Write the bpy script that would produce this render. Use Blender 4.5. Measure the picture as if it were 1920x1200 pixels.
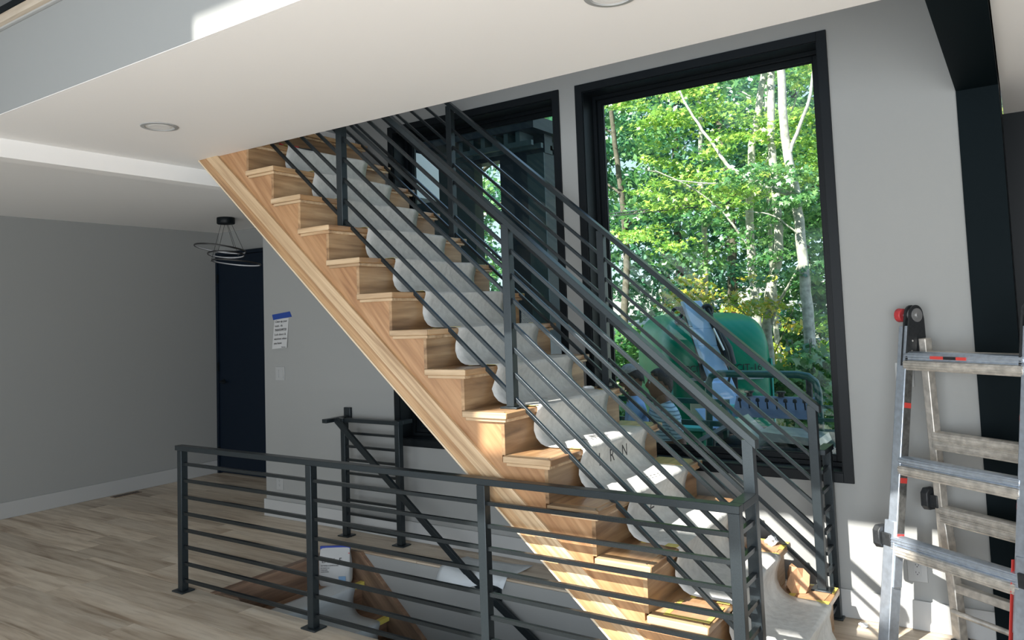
import bpy, bmesh, math, random
import numpy as np
from mathutils import Vector, Matrix
random.seed(7)
for o in list(bpy.data.objects): bpy.data.objects.remove(o)
S = bpy.context.scene
COL = S.collection
# ------------------------------------------------------------------ camera
FPX, CX, CY = 1435.64, 960.0, 499.07
YAW, PIT, ROL = 0.588116345, -0.0655032830, -0.0359750703
def _R():
    ca, sa = math.cos(YAW), math.sin(YAW); cb, sb = math.cos(PIT), math.sin(PIT); cc, sc = math.cos(ROL), math.sin(ROL)
    B = Matrix(((1,0,0),(0,0,-1),(0,1,0)))
    return Matrix(((cc,-sc,0),(sc,cc,0),(0,0,1))) @ Matrix(((1,0,0),(0,cb,-sb),(0,sb,cb))) @ B @ Matrix(((ca,sa,0),(-sa,ca,0),(0,0,1)))
cam = bpy.data.cameras.new('camera'); camo = bpy.data.objects.new('camera', cam); COL.objects.link(camo)
Rb = (Matrix(((1,0,0),(0,-1,0),(0,0,-1))) @ _R()).transposed()
camo.matrix_world = Matrix.Translation((0,0,1.65)) @ Rb.to_4x4()
cam.sensor_width = 36; cam.lens = 36*FPX/1920; cam.shift_y = -(600-CY)/1920; cam.clip_start = .02; cam.clip_end = 300
S.camera = camo
# ------------------------------------------------------------------ world, sun, lights, exposure
S.view_settings.view_transform = 'Standard'; S.view_settings.look = 'None'
S.view_settings.gamma = 1; S.view_settings.use_curve_mapping = False; S.view_settings.exposure = 0.30
W = bpy.data.worlds.new('sky'); S.world = W; W.use_nodes = True
nt = W.node_tree; bg = nt.nodes['Background']
tc = nt.nodes.new('ShaderNodeTexCoord'); sx = nt.nodes.new('ShaderNodeSeparateXYZ'); cr = nt.nodes.new('ShaderNodeValToRGB')
nt.links.new(tc.outputs['Generated'], sx.inputs[0]); nt.links.new(sx.outputs['Z'], cr.inputs[0]); nt.links.new(cr.outputs[0], bg.inputs[0])
cr.color_ramp.elements[0].position = 0.0; cr.color_ramp.elements[0].color = (.78,.90,1.0,1)
cr.color_ramp.elements[1].position = .7; cr.color_ramp.elements[1].color = (.30,.52,.95,1)
bg.inputs[1].default_value = 1.15
SUN_DIR = Vector((.27, 1.0, -.83)).normalized()
sl = bpy.data.lights.new('sun', 'SUN'); sl.energy = 10.5; sl.angle = .009; sl.color = (1.0,.965,.90)
so = bpy.data.objects.new('sun', sl); COL.objects.link(so); so.location = (-4,-12,14)
so.rotation_euler = SUN_DIR.to_track_quat('-Z','Y').to_euler()
def area(name, loc, aim, sx_, sy_, power, color):
    l = bpy.data.lights.new(name, 'AREA'); l.shape = 'RECTANGLE'; l.size = sx_; l.size_y = sy_; l.energy = power; l.color = color
    o = bpy.data.objects.new(name, l); COL.objects.link(o); o.location = loc
    o.rotation_euler = (Vector(aim)-Vector(loc)).to_track_quat('-Z','Y').to_euler()
    return o
# added fill lamps standing in for daylight from unseen windows
area('fill_upper', (-1.6,-2.05,4.6), (-2.0,3.0,2.2), 6.0, 2.6, 22, (.60,.80,1.0))  # added bluish fill for the fascia and walls, wider than the opening
area('fill_lower', (.2,-2.05,1.35), (-.6,3.0,2.3), 5.0, 2.4, 222, (.90,.95,1.0))  # added fill, aimed slightly up to brighten ceiling, floor and walls
area('fill_dining', (-5.7,-2.05,1.35), (-5.4,3.0,1.6), 3.2, 2.4, 52, (.90,.96,1.0))  # added fill for the left side; the wall has no opening here
area('basement_fill', (-1.3,3.5,-1.5), (-3.6,3.7,-.6), .8, 1.4, 9, (.72,.86,1.0))  # added fill to lift the stairwell walls, no window modelled below
area('stair_head_fill', (-2.6,1.9,5.6), (-3.2,4.2,2.6), 3.0, 1.6, 9, (.55,.72,1.0))  # bluish fill lamp hung above the bridge, no window there

# ------------------------------------------------------------------ materials
def new_mat(name):
    m = bpy.data.materials.new(name); m.use_nodes = True
    return m, m.node_tree, m.node_tree.nodes['Principled BSDF']
def plain(name, col, rough=.5, metal=0.0, spec=.5, bump=0.0, bscale=60, var=0.0):
    m, t, p = new_mat(name)
    p.inputs['Base Color'].default_value = (*col,1); p.inputs['Roughness'].default_value = rough
    p.inputs['Metallic'].default_value = metal; p.inputs['Specular IOR Level'].default_value = spec
    if bump or var:
        tcn = t.nodes.new('ShaderNodeTexCoord'); n = t.nodes.new('ShaderNodeTexNoise'); n.inputs['Scale'].default_value = bscale; n.inputs['Detail'].default_value = 5
        t.links.new(tcn.outputs['Object'], n.inputs['Vector'])
        if bump:
            b = t.nodes.new('ShaderNodeBump'); b.inputs['Strength'].default_value = bump; b.inputs['Distance'].default_value = .01
            t.links.new(n.outputs['Fac'], b.inputs['Height']); t.links.new(b.outputs[0], p.inputs['Normal'])
        if var:
            r = t.nodes.new('ShaderNodeValToRGB'); t.links.new(n.outputs['Fac'], r.inputs[0])
            r.color_ramp.elements[0].position = .3; r.color_ramp.elements[1].position = .7
            r.color_ramp.elements[0].color = tuple(c*(1-var) for c in col)+(1,); r.color_ramp.elements[1].color = tuple(min(1,c*(1+var)) for c in col)+(1,)
            t.links.new(r.outputs[0], p.inputs['Base Color'])
    return m
def wood(name, cols, scale=(1,1,1), rot=(0,0,0), rough=.42, stripe=14, rnd=1.0, coat=0.0):
    m, t, p = new_mat(name)
    L = t.links.new; N = t.nodes.new
    c = N('ShaderNodeTexCoord'); mp = N('ShaderNodeMapping'); oi = N('ShaderNodeObjectInfo'); mu = N('ShaderNodeVectorMath'); mu.operation = 'SCALE'
    cmb = N('ShaderNodeCombineXYZ')
    L(oi.outputs['Random'], cmb.inputs[0]); L(oi.outputs['Random'], cmb.inputs[1]); L(oi.outputs['Random'], cmb.inputs[2])
    L(cmb.outputs[0], mu.inputs[0]); mu.inputs['Scale'].default_value = 17.0*rnd
    ad = N('ShaderNodeVectorMath'); ad.operation = 'ADD'
    mp0 = N('ShaderNodeMapping'); mp0.vector_type = 'POINT'; mp0.inputs['Rotation'].default_value = rot
    L(c.outputs['Object'], mp0.inputs[0]); L(mp0.outputs[0], ad.inputs[0]); L(mu.outputs[0], ad.inputs[1])
    L(ad.outputs[0], mp.inputs[0]); mp.inputs['Scale'].default_value = scale
    n1 = N('ShaderNodeTexNoise'); n1.inputs['Scale'].default_value = stripe; n1.inputs['Detail'].default_value = 6; n1.inputs['Distortion'].default_value = 1.1
    n2 = N('ShaderNodeTexNoise'); n2.inputs['Scale'].default_value = stripe*5; n2.inputs['Detail'].default_value = 4
    L(mp.outputs[0], n1.inputs['Vector']); L(mp.outputs[0], n2.inputs['Vector'])
    r = N('ShaderNodeValToRGB'); L(n1.outputs['Fac'], r.inputs[0])
    e = r.color_ramp.elements; e[0].position = .30; e[0].color = (*cols[0],1); e[1].position = .66; e[1].color = (*cols[-1],1)
    for k, cc in enumerate(cols[1:-1]):
        x = e.new(.30+.36*(k+1)/(len(cols)-1)); x.color = (*cc,1)
    mx = N('ShaderNodeMixRGB'); mx.blend_type = 'MULTIPLY'; mx.inputs[0].default_value = .35
    r2 = N('ShaderNodeValToRGB'); r2.color_ramp.elements[0].position = .35; r2.color_ramp.elements[0].color = (.55,.5,.45,1); r2.color_ramp.elements[1].position = .55; r2.color_ramp.elements[1].color = (1,1,1,1)
    L(n2.outputs['Fac'], r2.inputs[0]); L(r.outputs[0], mx.inputs[1]); L(r2.outputs[0], mx.inputs[2])
    hs = N('ShaderNodeHueSaturation'); mr = N('ShaderNodeMapRange'); mr.inputs[3].default_value = 1-.16*rnd; mr.inputs[4].default_value = 1+.14*rnd
    L(oi.outputs['Random'], mr.inputs[0]); L(mr.outputs[0], hs.inputs['Value']); L(mx.outputs[0], hs.inputs['Color'])
    L(hs.outputs[0], p.inputs['Base Color']); p.inputs['Roughness'].default_value = rough
    if coat: p.inputs['Coat Weight'].default_value = coat
    b = N('ShaderNodeBump'); b.inputs['Strength'].default_value = .08; L(n2.outputs['Fac'], b.inputs['Height']); L(b.outputs[0], p.inputs['Normal'])
    return m
SL = math.atan2(.2, .2316)
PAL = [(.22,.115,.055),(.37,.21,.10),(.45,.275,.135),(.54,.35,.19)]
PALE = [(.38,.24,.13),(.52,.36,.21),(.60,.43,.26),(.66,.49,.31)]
M = dict(
 wall = plain('painted_drywall', (.30,.305,.295), .75, bump=.03, bscale=220),
 ceil = plain('ceiling_paint', (.90,.885,.86), .85, bump=.03, bscale=200),
 white = plain('white_trim_paint', (.42,.425,.42), .4),
 black = plain('black_window_paint', (.0035,.0060,.0080), .45, spec=.22),
 navy = plain('dark_door_paint', (.004,.010,.020), .5, spec=.2),
 char = plain('charcoal_column_paint', (.0035,.0075,.0095), .6, spec=.06),
 metal = plain('powder_coated_steel', (.031,.040,.045), .33, metal=.55, bump=.02, bscale=300, var=.15),
 metalr = plain('bare_steel_bar', (.040,.048,.052), .28, metal=.75, bump=.02, bscale=300, var=.2),
 tread = wood('hickory_tread', PAL, (1.2,.09,1.2), (0,0,0), .33, 9, coat=.2),
 treadx = wood('hickory_return', PALE, (.10,1.2,1.2), (0,0,0), .35, 10),
 riser = wood('hickory_riser', [(.15,.080,.035),(.29,.17,.085),(.38,.235,.12),(.47,.31,.17)], (1,.12,1.4), (0,0,0), .4, 9),
 string = wood('hickory_panel', [(.26,.125,.055),(.37,.195,.09),(.43,.24,.115),(.49,.29,.15)], (.10,1,1.4), (0,-SL-.12,0), .38, 10, rnd=.2),
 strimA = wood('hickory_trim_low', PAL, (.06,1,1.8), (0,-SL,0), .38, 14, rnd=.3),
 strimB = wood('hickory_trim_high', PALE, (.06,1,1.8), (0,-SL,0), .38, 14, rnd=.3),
 bead = plain('pale_wood_edge', (.66,.53,.37), .4),
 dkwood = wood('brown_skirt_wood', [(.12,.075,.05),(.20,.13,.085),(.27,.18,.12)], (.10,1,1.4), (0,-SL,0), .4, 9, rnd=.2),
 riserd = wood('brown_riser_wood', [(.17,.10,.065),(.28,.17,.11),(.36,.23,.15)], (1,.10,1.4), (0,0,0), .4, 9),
 plank = wood('floor_oak', [(.33,.245,.17),(.53,.435,.33),(.62,.525,.41),(.67,.58,.465)], (.16,1.6,1), (0,0,0), .48, 5.5),
 slab = plain('subfloor', (.20,.15,.10), .8),
 paper = plain('grey_builder_paper', (.60,.60,.575), .55, bump=.5, bscale=28, var=.10),
 sheet = plain('white_sheet', (.62,.66,.68), .5, bump=.4, bscale=18),
 kraft = plain('kraft_paper', (.42,.24,.13), .65, bump=.4, bscale=18, var=.2),
 tape = plain('yellow_tape', (.72,.60,.13), .45),
 bluetape = plain('blue_tape', (.012,.05,.26), .5),
 note = plain('note_paper', (.50,.505,.50), .6),
 ink = plain('black_ink', (.015,.015,.018), .5),
 plate = plain('white_plastic', (.37,.375,.37), .35),
 alu = plain('ladder_aluminium', (.56,.63,.72), .30, metal=.8, bump=.08, bscale=40, var=.12),
 aluw = plain('worn_aluminium', (.60,.56,.50), .42, metal=.55, bump=.15, bscale=30, var=.25),
 alud = plain('stained_rail_side', (.10,.10,.095), .45, metal=.3, bump=.1, bscale=50, var=.4),
 red = plain('red_plastic', (.42,.035,.04), .4, bump=.2, bscale=60, var=.3),
 redl = plain('red_label', (.62,.06,.05), .4),
 rubber = plain('black_rubber', (.018,.020,.022), .5, bump=.2, bscale=60, var=.3),
 chrome = plain('zinc_hardware', (.6,.6,.6), .3, metal=1),
 green = plain('tank_green_paint', (.0,.225,.120), .30, spec=.35, var=.12, bscale=3),
 dgreen = plain('green_frame_paint', (.02,.10,.085), .35),
 teal = plain('teal_panel_paint', (.10,.50,.42), .35),
 boom = plain('pale_blue_steel', (.42,.60,.86), .35, var=.08, bscale=4),
 panelg = plain('control_panel_grey', (.15,.18,.25), .5),
 gal = plain('galvanised_sheet', (.42,.42,.42), .35, metal=.7, var=.2, bscale=9),
 clad = plain('slate_cladding', (.045,.075,.09), .55),
 cladd = plain('dark_cladding', (.014,.024,.038), .5),
 bark = plain('grey_bark', (.50,.45,.38), .8, bump=.6, bscale=14, var=.38),
 barkd = plain('dark_bark', (.15,.12,.09), .9, bump=.6, bscale=14, var=.3),
 gravel = plain('gravel_ground', (.46,.41,.33), .9, bump=.6, bscale=30, var=.25),
 skin = plain('skin', (.17,.085,.055), .55),
 shirt1 = plain('blue_shirt', (.25,.38,.62), .8, bump=.3, bscale=12),
 trousers = plain('dark_trousers', (.05,.06,.08), .8),
 cap = plain('grey_cap', (.30,.29,.30), .8, var=.2, bscale=60),
 hair = plain('dark_hair', (.035,.025,.022), .7, bump=.6, bscale=90),
 orange = plain('orange_beacon', (.55,.10,.02), .3),
 wire = plain('thin_steel_wire', (.08,.08,.08), .4, metal=.8),
 led = plain('satin_diffuser', (.55,.56,.58), .3),
 lens = plain('frosted_lens', (.80,.80,.78), .4),
 clear = plain('clear_plastic', (.72,.75,.78), .15, spec=.9, bump=.6, bscale=30),
)
# striped shirt
m, t, p = new_mat('striped_light_shirt'); c = t.nodes.new('ShaderNodeTexCoord'); w = t.nodes.new('ShaderNodeTexWave'); w.bands_direction = 'Z'
w.inputs['Scale'].default_value = 11; w.inputs['Distortion'].default_value = 1.5; r = t.nodes.new('ShaderNodeValToRGB')
r.color_ramp.elements[0].color = (.16,.24,.30,1); r.color_ramp.elements[0].position = .2; r.color_ramp.elements[1].color = (.42,.55,.66,1); r.color_ramp.elements[1].position = .35
t.links.new(c.outputs['Object'], w.inputs['Vector']); t.links.new(w.outputs['Fac'], r.inputs[0]); t.links.new(r.outputs[0], p.inputs['Base Color']); p.inputs['Roughness'].default_value = .8
M['shirt2'] = m
# window glass
m, t, p = new_mat('window_glass'); t.nodes.remove(p); o = t.nodes['Material Output']
tr = t.nodes.new('ShaderNodeBsdfTransparent'); tr.inputs[0].default_value = (.90,.97,.94,1); g = t.nodes.new('ShaderNodeBsdfGlossy'); g.inputs['Roughness'].default_value = .0
f = t.nodes.new('ShaderNodeFresnel'); f.inputs[0].default_value = 1.33; mx = t.nodes.new('ShaderNodeMixShader')
t.links.new(f.outputs[0], mx.inputs[0]); t.links.new(tr.outputs[0], mx.inputs[1]); t.links.new(g.outputs[0], mx.inputs[2]); t.links.new(mx.outputs[0], o.inputs[0])
M['glass'] = m
# leaves
def leafmat(name, cols, trans=.45):
    m, t, p = new_mat(name); t.nodes.remove(p); o = t.nodes['Material Output']
    ge = t.nodes.new('ShaderNodeNewGeometry'); r = t.nodes.new('ShaderNodeValToRGB'); t.links.new(ge.outputs['Random Per Island'], r.inputs[0])
    e = r.color_ramp.elements; e[0].position = 0; e[0].color = (*cols[0],1); e[1].position = 1; e[1].color = (*cols[-1],1)
    for k, cc in enumerate(cols[1:-1]): x = e.new((k+1)/(len(cols)-1)); x.color = (*cc,1)
    d = t.nodes.new('ShaderNodeBsdfDiffuse'); tl = t.nodes.new('ShaderNodeBsdfTranslucent'); gl = t.nodes.new('ShaderNodeBsdfGlossy'); gl.inputs['Roughness'].default_value = .35
    a = t.nodes.new('ShaderNodeMixShader'); a.inputs[0].default_value = trans; b = t.nodes.new('ShaderNodeMixShader'); b.inputs[0].default_value = .10
    t.links.new(r.outputs[0], d.inputs[0]); t.links.new(r.outputs[0], tl.inputs[0])
    t.links.new(d.outputs[0], a.inputs[1]); t.links.new(tl.outputs[0], a.inputs[2]); t.links.new(a.outputs[0], b.inputs[1]); t.links.new(gl.outputs[0], b.inputs[2]); t.links.new(b.outputs[0], o.inputs[0])
    return m
M['leaf_lime'] = leafmat('maple_leaf', [(.11,.26,.04),(.24,.45,.06),(.37,.60,.09),(.52,.72,.13),(.74,.76,.16)])
M['leaf_mid'] = leafmat('green_leaf', [(.05,.17,.05),(.10,.28,.08),(.21,.43,.12),(.36,.56,.20)])
M['leaf_dark'] = leafmat('dark_leaf', [(.03,.14,.07),(.07,.24,.12),(.14,.36,.19),(.26,.48,.28)])
M['leaf_gold'] = leafmat('yellowing_leaf', [(.22,.38,.05),(.42,.52,.06),(.70,.60,.08),(.80,.48,.06)])
M['grass'] = leafmat('grass_blade', [(.12,.20,.04),(.25,.32,.07),(.42,.44,.13)])

# ------------------------------------------------------------------ mesh helpers
class B:
    def __init__(s): s.v = []; s.f = []
    def add(s, vs, fs):
        n = len(s.v); s.v += [tuple(x) for x in vs]; s.f += [tuple(i+n for i in f) for f in fs]; return s
    def box(s, x0,x1,y0,y1,z0,z1):
        return s.add([(x0,y0,z0),(x1,y0,z0),(x1,y1,z0),(x0,y1,z0),(x0,y0,z1),(x1,y0,z1),(x1,y1,z1),(x0,y1,z1)],
                     [(0,3,2,1),(4,5,6,7),(0,1,5,4),(1,2,6,5),(2,3,7,6),(3,0,4,7)])
    def obb(s, c, ax, ay, az, h):
        c = Vector(c); ax, ay, az = [Vector(a).normalized()*k for a, k in zip((ax,ay,az), h)]
        q = [c+sx_*ax+sy_*ay+sz_*az for sz_ in (-1,1) for sx_, sy_ in ((-1,-1),(1,-1),(1,1),(-1,1))]
        return s.add(q, [(0,3,2,1),(4,5,6,7),(0,1,5,4),(1,2,6,5),(2,3,7,6),(3,0,4,7)])
    def prism(s, pts, a0, a1, axis='y'):
        n = len(pts)
        mk = {'y': lambda p,a: (p[0],a,p[1]), 'x': lambda p,a: (a,p[0],p[1]), 'z': lambda p,a: (p[0],p[1],a)}[axis]
        vs = [mk(p,a0) for p in pts]+[mk(p,a1) for p in pts]
        fs = [tuple(range(n)), tuple(range(2*n-1,n-1,-1))]+[(i,(i+1)%n+0 if False else (i+1)%n,(i+1)%n+n,i+n) for i in range(n)]
        return s.add(vs, fs)
    def tube(s, pts, rad, n=10, cap=True, flat=None):
        pts = [Vector(p) for p in pts]; k = len(pts)
        if not hasattr(rad,'__len__'): rad = [rad]*k
        rings = []; up = Vector((0,0,1))
        d0 = (pts[1]-pts[0]).normalized()
        u = d0.cross(up);  u = u if u.length > .05 else d0.cross(Vector((1,0,0)))
        u.normalize()
        base = len(s.v)
        for i, p_ in enumerate(pts):
            d = (pts[min(i+1,k-1)]-pts[max(i-1,0)]).normalized()
            u = (u-d*u.dot(d)).normalized(); w_ = d.cross(u)
            for j in range(n):
                a = 2*math.pi*j/n
                s.v.append(tuple(p_+rad[i]*(math.cos(a)*u+math.sin(a)*w_*(flat or 1))))
        for i in range(k-1):
            for j in range(n):
                a = base+i*n+j; b_ = base+i*n+(j+1)%n
                s.f.append((a,b_,b_+n,a+n))
        if cap:
            s.f.append(tuple(base+j for j in range(n-1,-1,-1))); s.f.append(tuple(base+(k-1)*n+j for j in range(n)))
        return s
    def cyl(s, p0, p1, r0, r1=None, n=16): return s.tube([p0,p1],[r0, r0 if r1 is None else r1],n)
    def lathe(s, prof, c=(0,0,0), n=32, close=False):
        base = len(s.v); k = len(prof)
        for r_, z_ in prof:
            for j in range(n):
                a = 2*math.pi*j/n; s.v.append((c[0]+r_*math.cos(a), c[1]+r_*math.sin(a), c[2]+z_))
        for i in range(k-1):
            for j in range(n):
                a = base+i*n+j; b_ = base+i*n+(j+1)%n; s.f.append((a,b_,b_+n,a+n))
        return s
    def torus(s, c, R, r, ux, uy, n=48, m_=8, a0=0, a1=2*math.pi, rz=None):
        ux = Vector(ux).normalized(); uy = Vector(uy).normalized(); nz = ux.cross(uy); rz = rz or r
        full = abs(a1-a0-2*math.pi) < 1e-6; base = len(s.v); cnt = n if full else n+1
        for i in range(cnt):
            a = a0+(a1-a0)*i/n; d = math.cos(a)*ux+math.sin(a)*uy
            for j in range(m_):
                b_ = 2*math.pi*j/m_; s.v.append(tuple(Vector(c)+d*(R+r*math.cos(b_))+nz*rz*math.sin(b_)))
        for i in range(n):
            i2 = (i+1)%cnt
            for j in range(m_):
                s.f.append((base+i*m_+j, base+i2*m_+j, base+i2*m_+(j+1)%m_, base+i*m_+(j+1)%m_))
        return s
def wloc(o):
    v = Vector((0,0,0))
    while o: v += Vector(o.location); o = o.parent
    return v
def part(name, b, mat, parent=None, local=False, bevel=0, smooth=True, label=None, kind=None, mats=None, ang=.6):
    me = bpy.data.meshes.new(name)
    off = Vector((0,0,0)) if (local or not parent) else wloc(parent)
    vs = b.v if off.length == 0 else [(x-off.x,y-off.y,z-off.z) for x,y,z in b.v]
    me.from_pydata(vs, [], b.f)
    bm = bmesh.new(); bm.from_mesh(me); bmesh.ops.recalc_face_normals(bm, faces=bm.faces); bm.to_mesh(me); bm.free()
    if mats:
        for q in mats: me.materials.append(q)
    else: me.materials.append(mat)
    if smooth:
        me.polygons.foreach_set('use_smooth', [True]*len(me.polygons)); me.set_sharp_from_angle(angle=ang)
    o = bpy.data.objects.new(name, me); COL.objects.link(o)
    if parent: o.parent = parent
    if bevel:
        md = o.modifiers.new('bevel','BEVEL'); md.width = bevel; md.segments = 2; md.limit_method = 'ANGLE'; md.angle_limit = .7
    if label: o['label'] = label
    if kind: o['kind'] = kind
    return o
def thing(name, label, cat, loc=(0,0,0), rz=0, group=None):
    o = bpy.data.objects.new(name, None); COL.objects.link(o); o.location = loc; o.rotation_euler = (0,0,rz); o.empty_display_size = .1
    o['label'] = label; o['category'] = cat
    if group: o['group'] = group
    return o
def tag(o, label, cat, group=None):
    o['label'] = label; o['category'] = cat
    if group: o['group'] = group
    return o
def struct(name, b, mat, **k):
    o = part(name, b, mat, **k); o['kind'] = 'structure'; return o
def text(name, body, size, mat, parent, loc, rot, extrude=.0006, align='LEFT', sx_=1.0, shear=0):
    c = bpy.data.curves.new(name,'FONT'); c.body = body; c.size = size; c.extrude = extrude; c.align_x = align; c.space_line = 1.0; c.shear = shear
    tmp = bpy.data.objects.new('tmp_text', c); COL.objects.link(tmp)
    me = bpy.data.meshes.new_from_object(tmp.evaluated_get(bpy.context.evaluated_depsgraph_get())); bpy.data.objects.remove(tmp); bpy.data.curves.remove(c)
    me.name = name; me.materials.clear(); me.materials.append(mat); o = bpy.data.objects.new(name, me); COL.objects.link(o)
    if parent: o.parent = parent
    o.location = loc; o.rotation_euler = rot; o.scale = (sx_,1,1)
    return o
def copy_under(src, parent, loc=(0,0,0)):
    c = src.copy(); COL.objects.link(c); c.parent = parent; c.location = loc
    for ch in src.children: copy_under(ch, c, ch.location)
    return c
exec_marks = None
# ------------------------------------------------------------------ room shell
D = 4.425; XL = -7.75; ZC = 2.74; ROOF = 6.4
HX0, HX1, HY0, HY1 = -4.30, -1.15, 2.985, 4.06          # stairwell opening in the floor
fl = bpy.data.objects.new('floor', None); COL.objects.link(fl); fl['kind'] = 'structure'
b = B()
for x0,x1,y0,y1 in ((XL,HX0,1.9,5.49),(HX1,.62,1.9,5.40),(HX0,HX1,1.9,HY0),(HX0,HX1,HY1,D+.2)): b.box(x0,x1,y0,y1,-.28,-.0135)
part('subfloor', b, M['slab'], fl)
b = B().box(XL,4,-2.4,1.9,-.28,0).box(.62,4,1.9,5.40,-.28,0)
part('floorboards', b, M['plank'], fl, label='floorboards behind and beside the camera')
def minus(r, h):
    x0,x1,y0,y1 = r; a0,a1,b0,b1 = h
    if x1 <= a0 or x0 >= a1 or y1 <= b0 or y0 >= b1: return [r]
    out = []
    if y0 < b0: out.append((x0,x1,y0,b0)); y0 = b0
    if y1 > b1: out.append((x0,x1,b1,y1)); y1 = b1
    if x0 < a0: out.append((x0,a0,y0,y1))
    if x1 > a1: out.append((a1,x1,y0,y1))
    return out
rng = random.Random(11); y = 1.9; PW = .19; row = 0; npl = 0
while y < 5.48:
    x = XL-rng.uniform(0,1.6); y1 = min(y+PW, 5.49)
    while x < .62:
        L_ = rng.choice([1.0,1.35,1.6,1.9,2.1]); r = (max(x,XL), min(x+L_,.62), y, y1); x += L_
        if r[1]-r[0] < .02: continue
        rs = [r]
        for h in ((HX0,HX1,HY0,HY1), (-5.61,.9,D,9) if y > 4 else (0,0,0,0)): rs = [q for rr in rs for q in minus(rr, h)]
        for q in rs:
            if q[1]-q[0] < .03 or q[3]-q[2] < .012: continue
            g = .0012
            o = part('plank', B().box(q[0]+g,q[1]-g,q[2]+g,q[3]-g,-.0135,-rng.uniform(0,.0006)), M['plank'], fl, smooth=False); npl += 1
    y += PW; row += 1
# window wall with two openings
CS = .045
W1 = (-4.075,-2.520); W2 = (-2.394,-.815); WZ = (.700,3.163)
b = B(); xs = [-5.61, W1[0]+CS, W1[1]-CS, W2[0]+CS, W2[1]-CS, -.215]
b.box(xs[0],xs[1],D,D+.2,-.28,ROOF).box(xs[2],xs[3],D,D+.2,-.28,ROOF).box(xs[4],xs[5],D,D+.2,-.28,ROOF)
for a0,a1 in ((xs[1],xs[2]),(xs[3],xs[4])): b.box(a0,a1,D,D+.2,-.28,WZ[0]+CS).box(a0,a1,D,D+.2,WZ[1]-CS,ROOF)
struct('wall_north', b, M['wall'], smooth=False)
struct('wall_west', B().box(XL-.2,XL,-2.4,5.69,-.28,ROOF), M['wall'], smooth=False)
struct('wall_alcove', B().box(XL,-5.41,5.49,5.69,-.28,ROOF).box(-5.61,-5.41,D+.2,5.49,-.28,ROOF), M['wall'], smooth=False)
struct('wall_east', B().box(4,4.2,-2.4,5.6,-.28,ROOF), M['wall'], smooth=False)
b = B(); U = (-3.67,-2.20,4.23,6.235); Lw = (-2.6,3.2,.10,2.75)
b.box(XL-.2,4.2,-2.4,-2.2,-.28,Lw[2]).box(XL-.2,Lw[0],-2.4,-2.2,Lw[2],Lw[3]).box(Lw[1],4.2,-2.4,-2.2,Lw[2],Lw[3]).box(XL-.2,4.2,-2.4,-2.2,Lw[3],U[2])
b.box(XL-.2,U[0],-2.4,-2.2,U[2],U[3]).box(U[1],4.2,-2.4,-2.2,U[2],U[3]).box(XL-.2,4.2,-2.4,-2.2,U[3],ROOF)
b.box(U[0],U[1],-2.36,-2.24,5.10,5.37)
struct('wall_south', b, M['wall'], smooth=False)
struct('ceiling_upper', B().box(XL-.2,4.2,-2.4,5.69,ROOF,ROOF+.15), M['ceil'], smooth=False)
# second floor slab over the bridge, the dining side and the kitchen side
b = B().box(XL,-.225,1.716,1.7345,ZC,ZC+.0025).box(-.035,4,1.716,1.7345,ZC,ZC+.0025).box(XL,-.225,1.735,3.0,ZC,3.14).box(XL,-4.44,3.0,5.49,ZC,3.14).box(-.035,4,1.735,5.35,ZC,3.14)
struct('ceiling', b, M['ceil'], smooth=False)
struct('wall_bridge_fascia', B().box(XL,4,1.715,1.735,ZC+.003,3.16), M['wall'], smooth=False)
struct('trim_1', B().box(XL,4,1.70,1.76,3.163,3.172), M['white'], smooth=False)
struct('trim_2', B().box(XL,4,1.675,1.80,3.172,3.215), M['plank'], smooth=False)
b = B().box(XL,4,1.74,1.80,3.225,3.26).box(XL,4,1.75,1.79,3.29,3.325)
for k in range(9): b.box(XL+.2+k*1.4,XL+.24+k*1.4,1.75,1.79,3.21,4.1)
b.box(XL,4,1.745,1.795,4.08,4.12)
tag(part('upper_guardrail', b, M['black']), 'black steel guardrail base along the upper floor edge, top left corner', 'railing')
struct('trim_3', B().box(-4.785,-4.665,1.735,D,2.635,ZC), M['ceil'], smooth=False)     # dropped ceiling beam
# dark beam and column
struct('trim_4', B().box(-.222,-.040,1.735,4.46,2.700,3.14), M['char'], smooth=False, label='dark ceiling beam')
struct('trim_5', B().box(-.222,-.040,4.412,4.66,0,2.700), M['char'], smooth=False, label='dark square column')
struct('wall_upper_east', B().box(-.222,-.040,1.735,D+.2,3.14,ROOF), M['wall'], smooth=False)
struct('wall_pantry', B().box(-.04,4,5.35,5.55,-.28,ZC).box(-.222,-.04,4.66,5.55,-.28,3.14), M['black'], smooth=False)
struct('wall_outer_infill', B().box(-.222,4.2,5.40,5.6,3.14,ROOF).box(-.215,-.04,4.46,4.66,2.7,ROOF), M['wall'], smooth=False)
# baseboards
BH = .145
struct('baseboard_west', B().box(XL,XL+.016,-2.2,5.49,0,BH), M['white'], bevel=.003)
struct('baseboard_north', B().box(-5.61,-.222,D-.016,D,0,BH), M['white'], bevel=.003)
struct('baseboard_alcove', B().box(-5.626,-5.61,D-.016,5.49,0,BH), M['white'], bevel=.003)
# stairwell below the floor
struct('wall_stairwell', B().box(HX0-.05,HX1+.05,HY1-.004,HY1+.05,-2.8,-.014).box(HX0-.05,HX1+.05,HY0-.05,HY0+.004,-2.8,-.014)
       .box(HX0-.05,HX0+.002,HY0,HY1,-2.8,-.22).box(HX1-.004,HX1+.05,HY0,HY1,-2.8,-.014), M['wall'], smooth=False)
struct('floor_basement', B().box(HX0-.05,HX1+.05,HY0-.05,HY1+.05,-2.85,-2.8), M['slab'], smooth=False)

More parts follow.
